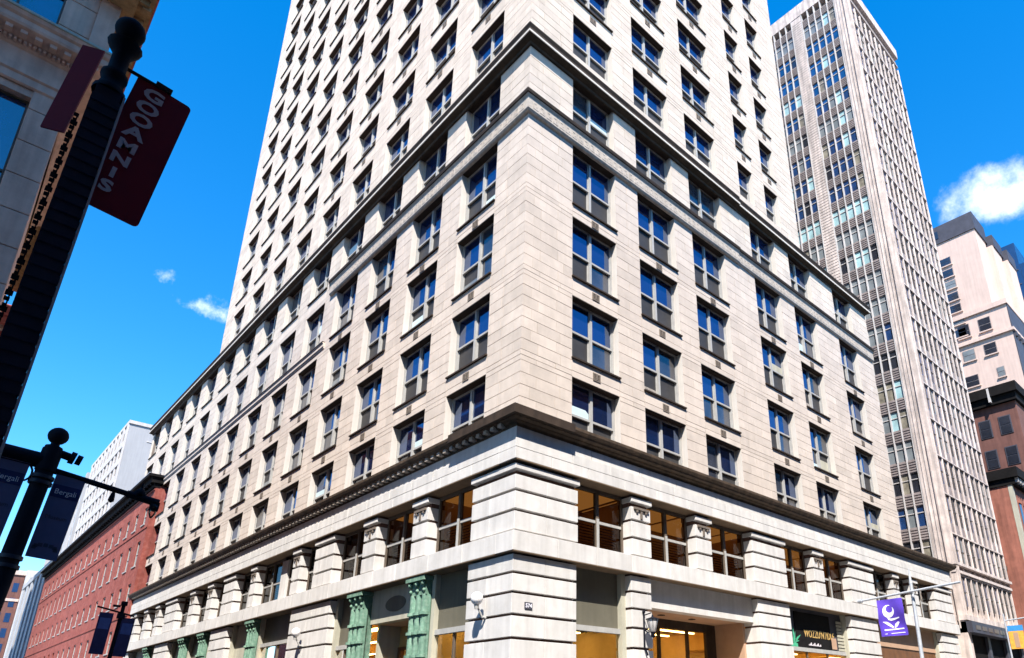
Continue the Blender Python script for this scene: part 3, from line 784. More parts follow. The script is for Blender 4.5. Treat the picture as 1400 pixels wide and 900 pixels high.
q = MB(); q.box(FBk, BY0 - .35, BY1 + .3, -.75, 20, BZ + .72, BZ + .95); q.box(FBk, BY0 - .2, BY1 + .2, -.45, 20, BZ + .2, BZ + .72); q.box(FBk, BY0 - .05, BY1 + .05, -.16, .3, BZ - .15, BZ + .2); q.build('cornice', BLACKM, brk)
q = MB(); q.box(FBk, BY0 - .36, BY1 + .32, -.78, -.70, BZ + .95, BZ + 1.0); q.build('cornice_flashing', STEEL, brk)
q = MB()
for i in range(60): q.box(FBk, BY0 + .3 + i * 1.02, BY0 + .5 + i * 1.02, -.4, 0, BZ + .05, BZ + .25)
stuff(q.build('cornice_modillions', BLACKM, brk))
q = MB(); q.box(FBk, BY0, BY1, -.07, .01, BZ - .42, BZ - .30); q.box(FBk, BY0, BY1, -.06, .01, 16.95, 17.1); q.box(FBk, BY0, BY1, -.06, .01, 9.4, 9.55); q.build('string_course', BRICK, brk)
bw = {}
for a, c in bcols:
    for lz, sz in brows:
        if not inframe((BO, (a + c) / 2, (lz + sz) / 2), 5) or (a > 85 and lz < 9): continue
        h = round(lz - sz, 2)
        if h not in bw:
            f = MB(); bar(f, 0, 1.2, 0, .08, 0, .08); bar(f, 0, 1.2, 0, .08, h - .08, h); bar(f, 0, .08, 0, .08, .08, h - .08); bar(f, 1.12, 1.2, 0, .08, .08, h - .08); bar(f, .08, 1.12, .0, .08, h / 2 - .04, h / 2 + .04)
            bar(f, -.1, 1.3, -.16, .0, -.1, 0); me = f.mesh('window'); me.materials.append(FRAME)
            e = MB(); bar(e, .08, 1.12, .05, .07, h * .5, h - .08); me2 = e.mesh('pane'); me2.materials.append(DARKW)
            e = MB(); bar(e, .08, 1.12, .045, .07, .08, h * .5); me3 = e.mesh('pane'); me3.materials.append(GREYW); bw[h] = (me, me2, me3)
        wo = link('window', bw[h][0], None, brk, (BO + .09, c, sz), -math.pi / 2); link('pane', bw[h][1], None, wo); link('pane', bw[h][2], None, wo)

# ================================================================== towers behind the brick building
def tower(name, label, x0, x1, y0, y1, h, m, group=None):
    t = thing(name, label, 'building', (x0, y0, 0)); t.location = (0, 0, 0)
    q = MB(); q.box(FR, x0, x1, y0, y1, 0, h); q.build('wall', m, t); return t
wt = tower('white_tower', 'tall white tower with a blank party wall rising behind the brick building', 6, 40, 118, 150, 49.5, PALE)
q = MB(); q.box(FR, 5.8, 40.2, 117.8, 150.2, 49.5, 50.1); q.box(FR, 9, 30, 117.92, 118, 46.8, 47.0); q.build('parapet', PALE2, wt)
FW = fr(6, 0, 0, 1, 1, 0)
q = MB()
for i in range(11): q.box(FW, 118 + i * 3.05, 119.1 + i * 3.05, -.2, .02, 0, 49.5)
for i in range(15): q.box(FW, 118.6, 149.6, -.25, .02, 3.2 * i + .4, 3.2 * i + 1.6)
q.build('pier', PALE2, wt)
q = MB()
for j in range(15):
    for i in range(10): q.box(FW, 119.1 + i * 3.05, 121.05 + i * 3.05, -.06, .02, 3.2 * j + 1.6, 3.2 * j + 3.5)
stuff(q.build('window_glass', DARKW, wt))
w2 = tower('pale_tower', 'pale tower with dark vertical window strips left of the white tower', 6.2, 40, 152, 186, 49, PALE2)
FW = fr(6.2, 0, 0, 1, 1, 0)
q = MB()
for s in (154.5, 163, 171, 178):
    for j in range(17): q.box(FW, s, s + 4.2, -.1, .02, 2.8 * j + .5, 2.8 * j + 2.1)
stuff(q.build('window_glass', DARKW, w2))
q = MB()
for s in (152, 159.6, 168, 176, 183): q.box(FW, s, s + 1.6, -.6, .02, 0, 49)
q.build('pier', PALE, w2)
pd = tower('pale_street_block', 'narrow pale block with white piers and dark glass beyond the red brick building', .4, 6.0, 113.2, 146, 23.5, PALE2)
FW = fr(.4, 0, 0, 1, 1, 0)
q = MB()
for i in range(7): q.box(FW, 113.2 + i * 5, 115.4 + i * 5, -.5, .02, 0, 23.5)
q.box(FW, 113, 146.2, -.6, .02, 23.2, 24.0); q.build('pier', PALE, pd)
q = MB()
for i in range(6):
    for j in range(6): q.box(FW, 115.6 + i * 5, 118 + i * 5, -.1, .02, 3.6 * j + 1.2, 3.6 * j + 4)
stuff(q.build('window_glass', DARKW, pd))
fb = tower('distant_brick_block', 'distant dusky red brick block closing the end of the left street', -10, 6.0, 225, 245, 38.5, BROWN)
FW = fr(0, 225, 1, 0, 0, 1)
q = MB(); q.box(FW, -10.1, 6.1, -.3, .01, 37.6, 38.8); q.box(FW, -10, 6, -.2, .01, 30.5, 31.2); q.build('cornice', PINK, fb)
q = MB()
for i in range(7):
    for j in range(9): q.box(FW, -9.2 + i * 2.2, -8 + i * 2.2, -.05, .02, 1 + j * 4, 3.4 + j * 4)
stuff(q.build('window_glass', DKBLUE, fb))
fb = tower('distant_glass_block', 'distant pale grey block with green glass beside the dusky brick one', 6.1, 14, 224, 245, 39, PALE2)
q = MB(); FW = fr(0, 224, 1, 0, 0, 1)
for j in range(12): q.box(FW, 7.2, 9.6, -.1, .02, 1 + j * 3.1, 2.9 + j * 3.1)
stuff(q.build('window_glass', DARKW, fb))

# ================================================================== left corner building (in shade)
lb = thing('sandstone_building', 'shaded tan sandstone corner building with tall blue windows and heavy carved cornice', 'building')
LX, LY = -13.56, 6.0
FT = fr(LX, LY, -1, 0, 0, 1)             # u runs left from the corner, d into the building
FS = fr(LX, LY, 0, 1, -1, 0)             # side along the left street
def lwin(u0, u1, z0, z1, d=.32, n=2, rail=.5):
    f = MB(); t = .07
    f.box(FT, u0, u0 + t, d - .04, d + .1, z0, z1); f.box(FT, u1 - t, u1, d - .04, d + .1, z0, z1); f.box(FT, u0 + t, u1 - t, d - .04, d + .1, z0, z0 + t); f.box(FT, u0 + t, u1 - t, d - .04, d + .1, z1 - t, z1)
    for i in range(1, n): x = u0 + (u1 - u0) * i / n; f.box(FT, x - .03, x + .03, d - .02, d + .08, z0 + t, z1 - t)
    zm = z0 + (z1 - z0) * rail; f.box(FT, u0 + t, u1 - t, d - .03, d + .09, zm - .035, zm + .035)
    wo = f.build('tall_window', FRAME2, lb)
    q = MB(); q.box(FT, u0 + t, u1 - t, d + .03, d + .05, z0 + t, z1 - t); q.build('pane', BLUEW, wo)
UW = [(.82, 2.95), (3.9, 6.1), (7.1, 9.3), (10.3, 12.5)]
LRows = [(1.0, 5.2), (6.4, 11.6), (13.4, 19.3), (22.3, 26.4)]
blk = []
edges = [0] + [x for c in UW for x in c] + [20]
q = MB()
for i in range(0, len(edges), 2):
    a, c = edges[i], edges[i + 1]
    z = 0; k = 0
    while z < 27:
        h = 1.18
        mb = MB(); mb.box(FT, a, c, random.uniform(-.004, .004), .5, z + .012, z + h - .012, random.random(), ch=.012)
        if inframe(fpos(FT, a + .3, 0, z + h / 2), 60): mb.build('ashlar_block', BSTONE, lb)
        else: q.add(mb.v, mb.f)
        z += h; k += 1
for a, c in UW:
    zs = 0
    for z0, z1 in LRows: q.box(FT, a, c, .05, .5, zs, z0); zs = z1
    q.box(FT, a, c, .05, .5, zs, 27)
    for z0, z1 in LRows: lwin(a, c, z0, z1, rail=.55 if z0 < 20 else .35)
q.box(FT, .05, 20, .5, 10, 0, 27); q.build('wall', BSTONE, lb)
# the street cornice with its carved modillions
St = [lambda o: (LX + o, LY + 10), lambda o: (LX + o, LY - o), lambda o: (LX - 20, LY - o)]
q = MB(); q.sweep(St, [(0, 19.55), (.06, 19.6), (.06, 19.85), (.12, 19.9), (.12, 20.15), (.05, 20.2), (.05, 20.75), (.12, 20.8), (.20, 20.95), (.34, 21.0), (.62, 21.12), (.66, 21.2), (.66, 21.36), (.74, 21.42), (.80, 21.55), (.80, 21.6), (.3, 21.75), (-.05, 21.8)])
q.build('street_cornice', BSTONE, lb)
q = MB(); q.sweep(St, [(.78, 21.52), (.83, 21.54), (.83, 21.62), (.6, 21.66)]); q.build('cornice_lip', PALEP, lb)
for i in range(22):
    q = MB(); u = -.45 + i * .36; q.box(FT, u, u + .17, -.52, -.1, 20.96, 21.1); q.build('modillion', BSTONE, lb)
q = MB(); u = 0
for i in range(60): q.box(FT, i * .12, i * .12 + .07, -.27, -.04, 20.84, 20.93)
stuff(q.build('dentil_course', BSTONE, lb))
# upper side cornice seen from below
q = MB(); q.box(FS, -1.1, 1.5, -1.35, .1, 24.6, 25.4); q.box(FS, 1.5, 24.5, -1.35, -1.0, 24.6, 25.4); q.box(FS, 10.2, 24.5, -1.0, .8, 24.75, 24.95); q.box(FS, -.9, 1.5, -.9, .1, 24.2, 24.6); q.build('upper_cornice', GILT, lb)
for i in range(26):
    q = MB(); u = -.7 + i * .95; q.box(FS, u, u + .45, -1.22, -.92, 24.38, 24.6); q.box(FS, u + .12, u + .33, -1.3, -1.05, 24.3, 24.45); q.build('carved_coffer', GILT, lb)
q = MB(); q.box(FS, -1.15, 24.5, -1.42, -1.34, 24.75, 25.5); q.build('cornice_fascia', REDT, lb)
q = MB(); q.box(FS, -.15, .55, -.55, .0, 21.8, 24.2); q.build('corner_pilaster', BSTONE, lb)

ob = thing('ornate_terrace', 'red brick terrace with white and red dentilled cornice behind the dark lamp post', 'building')
FO = fr(-14.3, 31, 0, 1, -1, 0)
q = MB(); q.box(FO, -14.6, 14, .0, 12, 0, 24.6); q.build('wall', BROWN, ob)
q = MB(); q.box(FO, 0, 14, -2.2, .1, 23.4, 24.1); q.build('cornice', REDT, ob)
for i in range(15):
    q = MB(); q.box(FO, .2 + i * .9, .6 + i * .9, -2.05, .0, 23.0, 23.4); q.build('dentil', PINK if i % 2 else REDT, ob)
lv = thing('lavender_block', 'pale lavender rendered block above the grey panel at the left edge', 'building')
FV = fr(-12.9, 102, -1, 0, 0, 1)
q = MB(); q.box(FV, -2.1, 14, 0, 12, 0, 56.6); q.build('wall', LAVR, lv)
q = MB(); q.box(FV, -2.25, 14, -.15, .1, 56.6, 57.2); q.box(FV, -2.2, 14, -.1, .1, 53.4, 53.7); q.box(FV, -2.1, 14, -.1, .1, 49, 49.2); q.build('cornice', LAVR, lv)
gp = thing('grey_wall_block', 'grey flank wall with faint lettering and a navy return at the left edge', 'building')
FG = fr(-13.0, 44, -1, 0, 0, 1)
q = MB(); q.box(FG, -.1, 10, 0, .6, 0, 22.9); q.build('wall', DKST if False else LAVR, gp)
q = MB(); q.box(FG, -.75, -.1, .0, 10, 0, 22.7); q.build('return_wall', DKBLUE, gp)
q = MB(); q.box(FG, -.8, 10, -.1, .65, 22.9, 23.1); q.build('coping', PALEP, gp)
q = MB()
for j, (n, z) in enumerate(((9, 22.1), (7, 21.6), (9, 21.1), (10, 20.2), (8, 19.6))):
    u = .3
    for i in range(n): w = random.uniform(.08, .22); q.box(FG, u, u + w, -.012, .01, z, z + random.uniform(.08, .2)); u += w + .05
stuff(q.build('faint_lettering', PRINT, gp))

# ================================================================== slab tower on the right street
st = thing('slab_tower', 'tall blush concrete slab tower with close vertical fins on its street front', 'building')
SX0, SX1, SY1, STOP, P = 39.2, 51.6, 14, 70.6, 3.07
FA = fr(SX0, -.05, 1, 0, 0, 1); FB2 = fr(SX0, -.05, 0, 1, 1, 0)
Wd = SX1 - SX0
q = MB(); q.box(FA, .45, Wd - .02, .5, SY1, 0, STOP - .1); q.build('core_wall', SLABS, st)
q = MB(); q.box(FA, -.12, Wd + .15, -.25, SY1, STOP - .1, STOP + 1.2); q.box(FA, -.05, Wd + .05, -.12, SY1, STOP + 1.2, STOP + 1.6); q.build('parapet', SLABP, st)
q = MB(); q.box(FA, -.05, .55, -.22, .6, 0, STOP - .1); q.build('corner_pier', SLABP, st)
q = MB(); q.box(FB2, .5, 1.05, -.12, .6, 0, STOP - .1); q.build('corner_pier', SLABP, st)
for i in range(4): q = MB(); q.box(FA, .02 + i * .15, .07 + i * .15, -.27, -.2, 7, STOP - .1); q.build('pier_rib', SLABP, st)
for i in range(3): q = MB(); q.box(FB2, .12 + i * .3, .2 + i * .3, -.17, -.1, 7, STOP - .1); q.build('pier_rib', SLABP, st)
nb = 10; bw_ = (Wd - .85) / nb
for i in range(nb + 1):
    q = MB(); u = .85 + i * bw_ - .17
    q.box(FA, u + .08, u + .25, -.11, .55, 7.6, STOP - 1.8, ch=.03); q.build('fin', SLABP, st)
floors = [7.6 + .72 + P * k for k in range(21)]
winA = None
for k, z in enumerate(floors):
    if z + P > STOP + 1: break
    q = MB(); q.box(FA, .5, Wd, -.135, .35, z + P - .60, z + P - .5); q.build('floor_rail', SLABP, st)
    q = MB(); q.box(FA, .5, Wd, .0, .52, z + P - .5, z + P + .32); q.build('spandrel', SLABS, st)
    for i in range(nb):
        u = .85 + i * bw_ + .13
        if winA is None:
            e = MB(); e.box(FR, 0, bw_ - .30, 0, .04, 0, P - .95); me = e.mesh('window'); winA = {}
            for mt in (SLABW, BLUEW, GREYW): m2 = me.copy(); m2.materials.append(mt); winA[mt] = m2
            e = MB(); e.box(FR, 0, bw_ - .3, -.05, 0, (P - .95) * .45, (P - .95) * .45 + .06); e.box(FR, (bw_ - .3) / 2 - .02, (bw_ - .3) / 2 + .02, -.05, 0, 0, P - .95); barm = e.mesh('glazing_bar'); barm.materials.append(FRAME2)
        mt = BLUEW if i == 0 else random.choice((SLABW, SLABW, SLABW, BLUEW, SLABW, GREYW))
        wo = link('window', winA[mt], None, st, (SX0 + u, -.045, z + .33)); link('glazing_bar', barm, None, wo)
# west face: two window bays between piers
cw = .70; winB = {}
e = MB(); e.box(FB2, 0, cw - .1, 0, .04, 0, 1.55)
colsB = [(1.1 + i * cw, 'n') for i in range(5)] + [(5.75 + i * cw, 'f') for i in range(4)]
q = MB(); q.box(FB2, 4.62, 5.70, -.08, .5, 0, STOP - .1); q.box(FB2, 8.6, 13.9, -.08, .5, 0, STOP - .1); q.build('brick_pier', SLABP, st)
q = MB()
for z in range(0, 200):
    zz = 8 + z * .31
    if zz < STOP - .4: q.box(FB2, 4.66, 5.66, -.105, -.07, zz, zz + .2)
stuff(q.build('pier_coursing', SLABP, st))
for u, _ in colsB + [(4.60, 0), (9.2, 0)]:
    q = MB(); q.box(FB2, u - .05, u + .05, -.1, .3, 8, STOP - .1); q.build('mullion', PALEP if False else FRAME, st).data.materials[0] = PALE2
for k in range(24):
    z = 9.3 + 2.62 * k
    if z + 1.6 > STOP: break
    for u0, u1 in ((1.1, 4.6), (5.75, 8.6)):
        q = MB(); q.box(FB2, u0, u1, -.02, .3, z + 1.55, z + 2.62)
        for i in range(5): q.box(FB2, u0, u1, -.06, -.02, z + 1.62 + i * .2, z + 1.72 + i * .2)
        q.build('spandrel', SLABS, st)
    rowm = random.choice((BLUEW, BLUEW, GREYW, CYANW, GREYW, BLUEW)) if z > 38 else random.choice((TANW, TANW, GREYW, DARKW))
    for u, b_ in colsB:
        if not inframe((SX0, u, z), 0): continue
        mt = rowm if random.random() < .6 else random.choice((BLUEW, GREYW, CYANW, DARKW, TANW))
        q = MB(); q.box(FB2, u + .05, u + cw - .05, .05, .1, z, z + 1.55); pw = q.build('pane', mt, st)
        q = MB(); q.box(FB2, u + .05, u + cw - .05, .0, .06, z + 1.02, z + 1.08); q.build('glazing_bar', PALE2, pw)
# podium: ornamental floor, canopy, dark entrance
q = MB(); q.box(FA, -.1, Wd + .05, -.35, .3, 7.55, 7.9); q.box(FA, -.1, Wd + .05, -.30, .3, 11.45, 11.65); q.box(FA, -.1, Wd + .05, -.22, .3, 10.9, 11.1); q.build('string_course', SLABP, st)
q = MB(); q.box(FA, -.05, Wd, -.6, .3, 6.7, 7.45); q.build('canopy', DKST, st)
q = MB()
for i in range(9): q.box(FA, .6 + i * 1.25, 1.5 + i * 1.25, -.63, -.59, 6.92, 7.22)
q.build('canopy_panel', FRAME2, st)
q = MB(); q.box(FA, 0, Wd, .1, .5, 0, 6.7); q.build('entrance_wall', BLACKM, st)
for x in (0.1, 4.2, 8.2, 11.9): q = MB(); q.box(FA, x, x + .5, -.1, .3, 0, 6.7); q.build('entrance_pier', DKST, st)

# ================================================================== buildings further along the right street
pk = thing('pink_building', 'stepped pale pink building with grey penthouse beyond the slab tower', 'building')
FP = fr(80, 2.2, 0, 1, 1, 0); FPs = fr(80, 2.2, 1, 0, 0, 1)
q = MB(); q.box(FP, 0, 14, 0, 4.5, 50, 64.4); q.box(FP, -.75, 13, 4.5, 8.5, 50, 63.6); q.box(FP, -1.4, 13, 8.5, 12.5, 50, 62.8); q.box(FP, -1.5, 16, -.01, 28, 0, 51.6); q.build('wall', PINK, pk)
q = MB(); q.box(FP, -.15, 14, -.15, 5, 64.4, 67.2); q.box(FP, -.9, 13, 5, 9, 63.6, 65.6); q.box(FP, -1.5, 13, 9, 12.7, 62.8, 64.8); q.build('penthouse', DKST, pk)
q = MB(); q.box(FP, 4.5, 6.6, -.2, -.14, 65.2, 66.4); q.build('penthouse_window', DARKW, pk)
q = MB(); q.box(FP, -1.7, 16, -.25, 28, 51.6, 52.3); q.box(FP, -1.8, 16, -.3, 28, 47.6, 48.0); q.build('cornice', PINK, pk)
q = MB()
for i in range(20): q.box(FPs, .4 + i * 1.4, .9 + i * 1.4, 1.5 - 3.35, 1.5 - 3.0, 46.9, 47.6)
q.box(FPs, 0, 28, -1.62, -1.45, 0, 51.6); q.build('shade_toned_street_wall', DKST, pk)  # slate tone stands in for the shade on this front
def pwin(u0, u1, z0, z1):
    q = MB(); q.box(FP, u0, u1, -.06, .02, z0, z1); wo = q.build('window', SLABS, pk)
    e = MB(); e.box(FP, u0 + .08, u1 - .08, -.09, -.05, z0 + (z1 - z0) * .52, z1 - .08); e.box(FP, u0 + .08, u1 - .08, -.09, -.05, z0 + .08, z0 + (z1 - z0) * .46); e.build('pane', random.choice((GREYW, DARKW, DARKW)), wo)
    e = MB(); e.box(FP, u0 - .1, u1 + .1, -.2, .0, z0 - .15, z0); e.build('sill', PINK, wo)
for k in range(7): pwin(3.6, 6.2, 61.4 - k * 1.9 - .9, 61.4 - k * 1.9 + .35)
for u in (.6, 3.2, 5.9): pwin(u, u + 1.5, 48.8, 50.7); pwin(u, u + 1.5, 45.3, 46.9)
for k in range(9): pwin(.3, 1.2, 41.8 - k * 3.1, 43.2 - k * 3.1); pwin(3.4, 5.6, 41.6 - k * 3.1, 43.2 - k * 3.1)
dg = thing('dark_glass_tower', 'dark navy glass tower at the right edge behind the pink building', 'building')
q = MB(); q.box(FR, 118, 150, 4.4, 30, 0, 83.5); q.box(FR, 118.5, 124, 2.6, 4.6, 0, 79); q.build('curtain_wall', DKBLUE, dg)
q = MB()
for i in range(26): q.box(FR, 117.9, 118, 4.7, 30, 3 * i + 2.6, 3 * i + 2.8)
stuff(q.build('floor_line', DKST, dg))
bb = thing('brown_building', 'brown brick building with black cornice standing below the pink one', 'building')
FQ = fr(60, -1.9, 0, 1, 1, 0)
q = MB(); q.box(FQ, 0, 14, 0, 14, 0, 30.4); q.build('wall', BROWN, bb)  # brick and panes darkened in colour in place of cast shade
q = MB(); q.box(FQ, -.5, 14, -.7, 14.5, 31.2, 32.2); q.box(FQ, -.25, 14, -.4, 14, 30.4, 31.2); q.build('cornice', BLACKM, bb)
q = MB(); q.box(FQ, 1.9, 2.1, -.75, -.35, 30.6, 32.1); q.build('cornice_bracket', PALE2, bb)
for k in range(8):
    for u in (.7, 2.5, 4.3):
        z0 = 27.2 - k * 3.2
        q = MB(); q.box(FQ, u, u + 1.1, -.06, .02, z0, z0 + 1.9); wo = q.build('window', DKST, bb)
        e = MB(); e.box(FQ, u + .1, u + 1.0, -.09, -.05, z0 + .1, z0 + .9); e.box(FQ, u + .1, u + 1.0, -.09, -.05, z0 + 1.0, z0 + 1.8); e.build('pane', DARKW, wo)
og = thing('orange_brick_building', 'sunlit orange brick building with black bracketed cornice at the right edge', 'building')
FX = fr(54.6, -1.2, 1, 0, 0, 1)
q = MB(); q.box(FX, 0, 5.2, 0, 9, 0, 20.6); q.build('wall', ORANGE, og)
q = MB(); q.box(FX, -.02, .35, -.06, .3, 0, 20.6); q.build('corner_trim', PALEP, og)
q = MB(); q.box(FX, -.3, 5.2, -.75, 9, 21.2, 22.1); q.box(FX, -.1, 5.2, -.35, 9, 20.6, 21.2); q.build('cornice', BLACKM, og)
for i in range(8): q = MB(); q.box(FX, .1 + i * .65, .35 + i * .65, -.62, -.3, 20.75, 21.2); q.build('cornice_bracket', FRAME, og)
for k in range(5):
    for i in range(3):
        q = MB(); u = 1.1 + i * 1.45; z = 16.6 - k * 3.6
        q.box(FX, u, u + .62, -.03, .05, z, z + 2.5); wo = q.build('window', DARKW, og)
        e = MB(); e.box(FX, u - .12, u + .74, -.1, .02, z + 2.5, z + 2.75); e.box(FX, u - .1, u + .72, -.12, .02, z - .14, z); e.build('surround', ORANGE, wo)
dk = thing('dark_annex', 'dark slate annex in the gap between the slab tower and the orange brick building', 'building')
q = MB(); q.box(FR, 52.2, 54.5, .6, 10, 0, 13.2); q.build('wall', DKST, dk)
q = MB(); q.box(FR, 52.15, 54.55, .5, 10, 13.2, 13.5); q.build('coping', FRAME2, dk)

# ================================================================== unseen buildings behind the camera, added to cast shade and block sky light
def office(name, label, x0, x1, y0, y1, h, m):
    t = thing(name, label, 'building')
    q = MB(); q.box(FR, x0, x1, y0, y1, 0, h); q.build('wall', m, t)
    q = MB(); n = int((x1 - x0) / 3.2)
    for j in range(int(h / 3.7)):
        for i in range(n): q.box(FR, x0 + .8 + i * 3.2, x0 + 2.5 + i * 3.2, y1 - .02, y1 + .04, 1.3 + j * 3.7, 3.5 + j * 3.7)
    stuff(q.build('window_glass', DARKW, t))
    q = MB(); q.box(FR, x0 - .3, x1 + .3, y0, y1 + .3, h, h + .8); q.build('parapet', m, t)
office('buff_shade_block', 'unseen buff stone block across the street, added to shade the street posts', -36.2, -23, -42, -20, 43, TAN2)
office('small_buff_shade_block', 'smaller unseen buff stone block behind the viewer, added to shade the near lamp post', -22.8, -17.5, -42, -20, 33, TAN2)
office('tall_buff_shade_block', 'taller unseen buff stone block to the left, added to shade the sandstone building', -62, -36.4, -45, -20.2, 73, TAN2)
office('brown_shade_block', 'unseen brown brick block behind the viewer, added to block sky light', -17.3, 24, -42, -20, 26, BROWN)
office('grey_shade_block', 'unseen grey stone block far to the right, added to block sky light', 24.3, 70, -42, -20.3, 27, DKST)

# ================================================================== street furniture
lean = math.radians(2.2)
RIB = mat('navy_black_ribbed_iron', (.014, .016, .034), .6, .3, 6, .2, spec=.25)
lp = thing('lamp_post', 'tall ribbed black lamp post with ball finial in front of the sandstone building', 'lamp post', (-13.265, -12.57, 0), rot=(0, math.radians(1.6), 0))
q = MB(); q.box(FR, -.068, .068, -.068, .068, .6, 5.36)
n = 60
for i in range(n): z = .7 + i * 4.6 / n; q.box(FR, -.076, .076, -.076, .076, z, z + .055)
q.box(FR, -.22, .22, -.22, .22, 0, .6); q.build('shaft', RIB, lp)
q = MB(); q.box(FR, .078, .090, -.078, .05, 1.0, 5.34); q.build('lit_edge_strip', STEEL, lp)  # pale strip stands in for the light along the post edge
q = MB(); q.lathe((0, 0, 5.36), [(.09, 0), (.09, .03), (.075, .05), (.06, .11), (.075, .14), (.075, .17), (.05, .20), (.05, .34), (.06, .36), (.085, .40), (.10, .43), (.06, .46), (.03, .5)], 14); q.build('cap', POLE, lp)
q = MB(); q.sphere((0, 0, 5.93), .088, 16); q.build('ball_finial', POLE, lp)
q = MB(); q.tube((-.1, -.02, 3.6), (-.1, -.02, 5.1), .004, .004, 5)
for i in range(44):
    z = 3.62 + i * .034; s = .012 + .006 * (i % 3); q.box(FR, -.112 - s * .4, -.112 + s, -.03, -.018, z, z + s * 1.2)
stuff(q.build('spike_strip', POLE, lp))
bn = thing('maroon_banner', 'maroon banner with stacked white capitals on the ribbed lamp post', 'banner', (-12.99, -12.5, 5.68), group='maroon banners on the ribbed lamp post', rot=(0, math.radians(6.5), 0))
q = MB(); pts = []
w, h, r = .335, 1.09, .03
for cx, cz, a0 in ((w - r, -r, 0), (r * .3, -r * .3, 90), (r * .3, -h + r * .3, 180), (w - r, -h + r, 270)):
    for k in range(5):
        a = math.radians(90 - a0 * -1 - 90 + k * 22.5) if False else math.radians(a0 + k * 22.5)
        rr = r if cx > .1 else r * .3
        pts.append((cx + rr * math.cos(a), 0, cz + rr * math.sin(a)))
q.poly(pts, .012, (0, 1, 0)); q.build('panel', MAROON, bn)
for i, (ch, s) in enumerate((('G', .125), ('O', .12), ('O', .12), ('A', .12), ('M', .105), ('N', .105), ('I', .10), ('S', .11))):
    o = link('letter', text_mesh(ch, s * 1.06, .002, 1.3, .0045), LETTER, bn, (.122 - i * .003, -.006, -.135 - i * .117)); o.rotation_euler = (math.pi / 2, 0, 0)
q = MB(); q.tube((-.1, 0, .0), (.20, 0, .012), .012, .012, 8); q.box(FR, .1, .2, -.02, .02, .0, .035); q.build('hanger', BRONZE, bn)
b2 = thing('maroon_banner', 'second maroon banner turned edge-on behind the ribbed lamp post', 'banner', (-13.20, -12.45, 5.72), group='maroon banners on the ribbed lamp post', rot=(0, math.radians(6), math.radians(-28)))
q = MB(); q.box(FR, -.13, 0, 0, .012, -.66, .06); q.build('panel', MAROON, b2)

RIBS = mat('dull_black_band', (.02, .022, .035), .5, .3, 5, spec=.3)
p2 = thing('banner_post', 'black iron post with ball finial and long horizontal arms above two slate banners', 'lamp post', (-12.66, -2.6, 0), rot=(0, math.radians(4.7), 0))
q = MB(); q.tube((0, 0, 0), (0, 0, 6.05), .16, .13, 14); q.tube((0, 0, 0), (0, 0, .5), .28, .22, 14); q.tube((0, 0, 5.6), (0, 0, 6.0), .15, .15, 14); q.build('shaft', POLE, p2)
q = MB()
for z in (.9, 1.0, 3.9, 4.05, 5.35, 5.45): q.tube((0, 0, z), (0, 0, z + .06), .17, .17, 14)
q.build('collar', RIBS, p2)
q = MB(); q.sphere((0, 0, 6.26), .155, 16); q.lathe((0, 0, 6.05), [(.13, 0), (.07, .03), (.06, .1)], 12); q.build('ball_finial', POLE, p2)
q = MB(); q.tube((-2.2, 0, 5.78), (0, 0, 5.78), .10, .12, 12); q.build('arm', POLE, p2)
q = MB(); q.tube((0, 0, 5.98), (.32, 0, 5.94), .07, .07, 10); q.tube((.26, 0, 5.95), (.34, 0, 5.94), .11, .11, 10); q.tube((.36, 0, 5.94), (.44, 0, 5.93), .09, .09, 10); q.build('stub_arm', POLE, p2)
q = MB(); q.tube((0, 0, 5.66), (1.75, -.02, 5.52), .05, .05, 10); q.build('mast_arm', POLE, p2)
q = MB(); q.tube((1.25, -.02, 5.56), (1.78, -.02, 5.52), .065, .075, 10); q.box(FR, 1.66, 1.8, -.08, .04, 5.36, 5.52)
q.lathe((1.45, -.02, 5.58), [(.09, 0), (.10, .05), (.06, .11), (.015, .14), (.025, .17), (.001, .28)], 8); q.lathe((1.05, -.02, 5.56), [(.001, -.24), (.05, -.2), (.04, -.1), (.02, 0)], 8); q.build('arm_fitting', POLE, p2)
q = MB(); q.lathe((1.73, -.02, 5.30), [(.02, -.08), (.06, 0), (.075, .15), (.03, .2)], 8); q.build('arm_lantern', LANT, p2)
pr = None; q = MB()
for i in range(12):
    a = math.pi * 1.6 * i / 11; p = (-.28 - .13 * math.cos(a), 0, 5.5 + .16 * math.sin(a))
    if pr: q.tube(pr, p, .018, .018, 5)
    pr = p
q.build('scroll', POLE, p2)
def slate_banner(x0, x1, z0, z1, label, words):
    t = thing('slate_banner', label, 'banner', (-12.66, -2.62, 0), group='slate banners on the banner post', rot=(0, math.radians(4.7), 0))
    q = MB(); q.box(FR, x0, x1, -.015, 0, z0, z1); q.build('cloth', SLATE, t)
    q = MB(); q.box(FR, x0 + .02, x1 - .02, -.02, -.014, z1 - .42, z1 - .20); q.build('title_stripe', NAVY, t)
    mid = (x0 + x1) / 2
    link('print', text_mesh(words, .13, .002, .9), LETTER, t, (mid, -.022, z1 - .36)).rotation_euler = (math.pi / 2, 0, 0)
    link('print', text_mesh('Museum', .10, .002, .9), PRINT, t, (mid, -.017, z1 - .80)).rotation_euler = (math.pi / 2, 0, 0)
    q = MB()
    for i in range(7):
        a = math.pi * i / 6; q.box(FR, mid + .15 * math.cos(a) - .03, mid + .15 * math.cos(a) + .03, -.018, -.014, z0 + .14 + .06 * math.sin(a), z0 + .2 + .06 * math.sin(a))
    q.build('emblem', PRINT, t)
    q = MB(); q.tube((x0, 0, z1 - .02), (0, 0, z1 - .02), .02, .02, 6) if x0 < 0 else q.tube((0, 0, z1 - .02), (x1, 0, z1 - .02), .02, .02, 6); q.build('hanger', POLE, t)
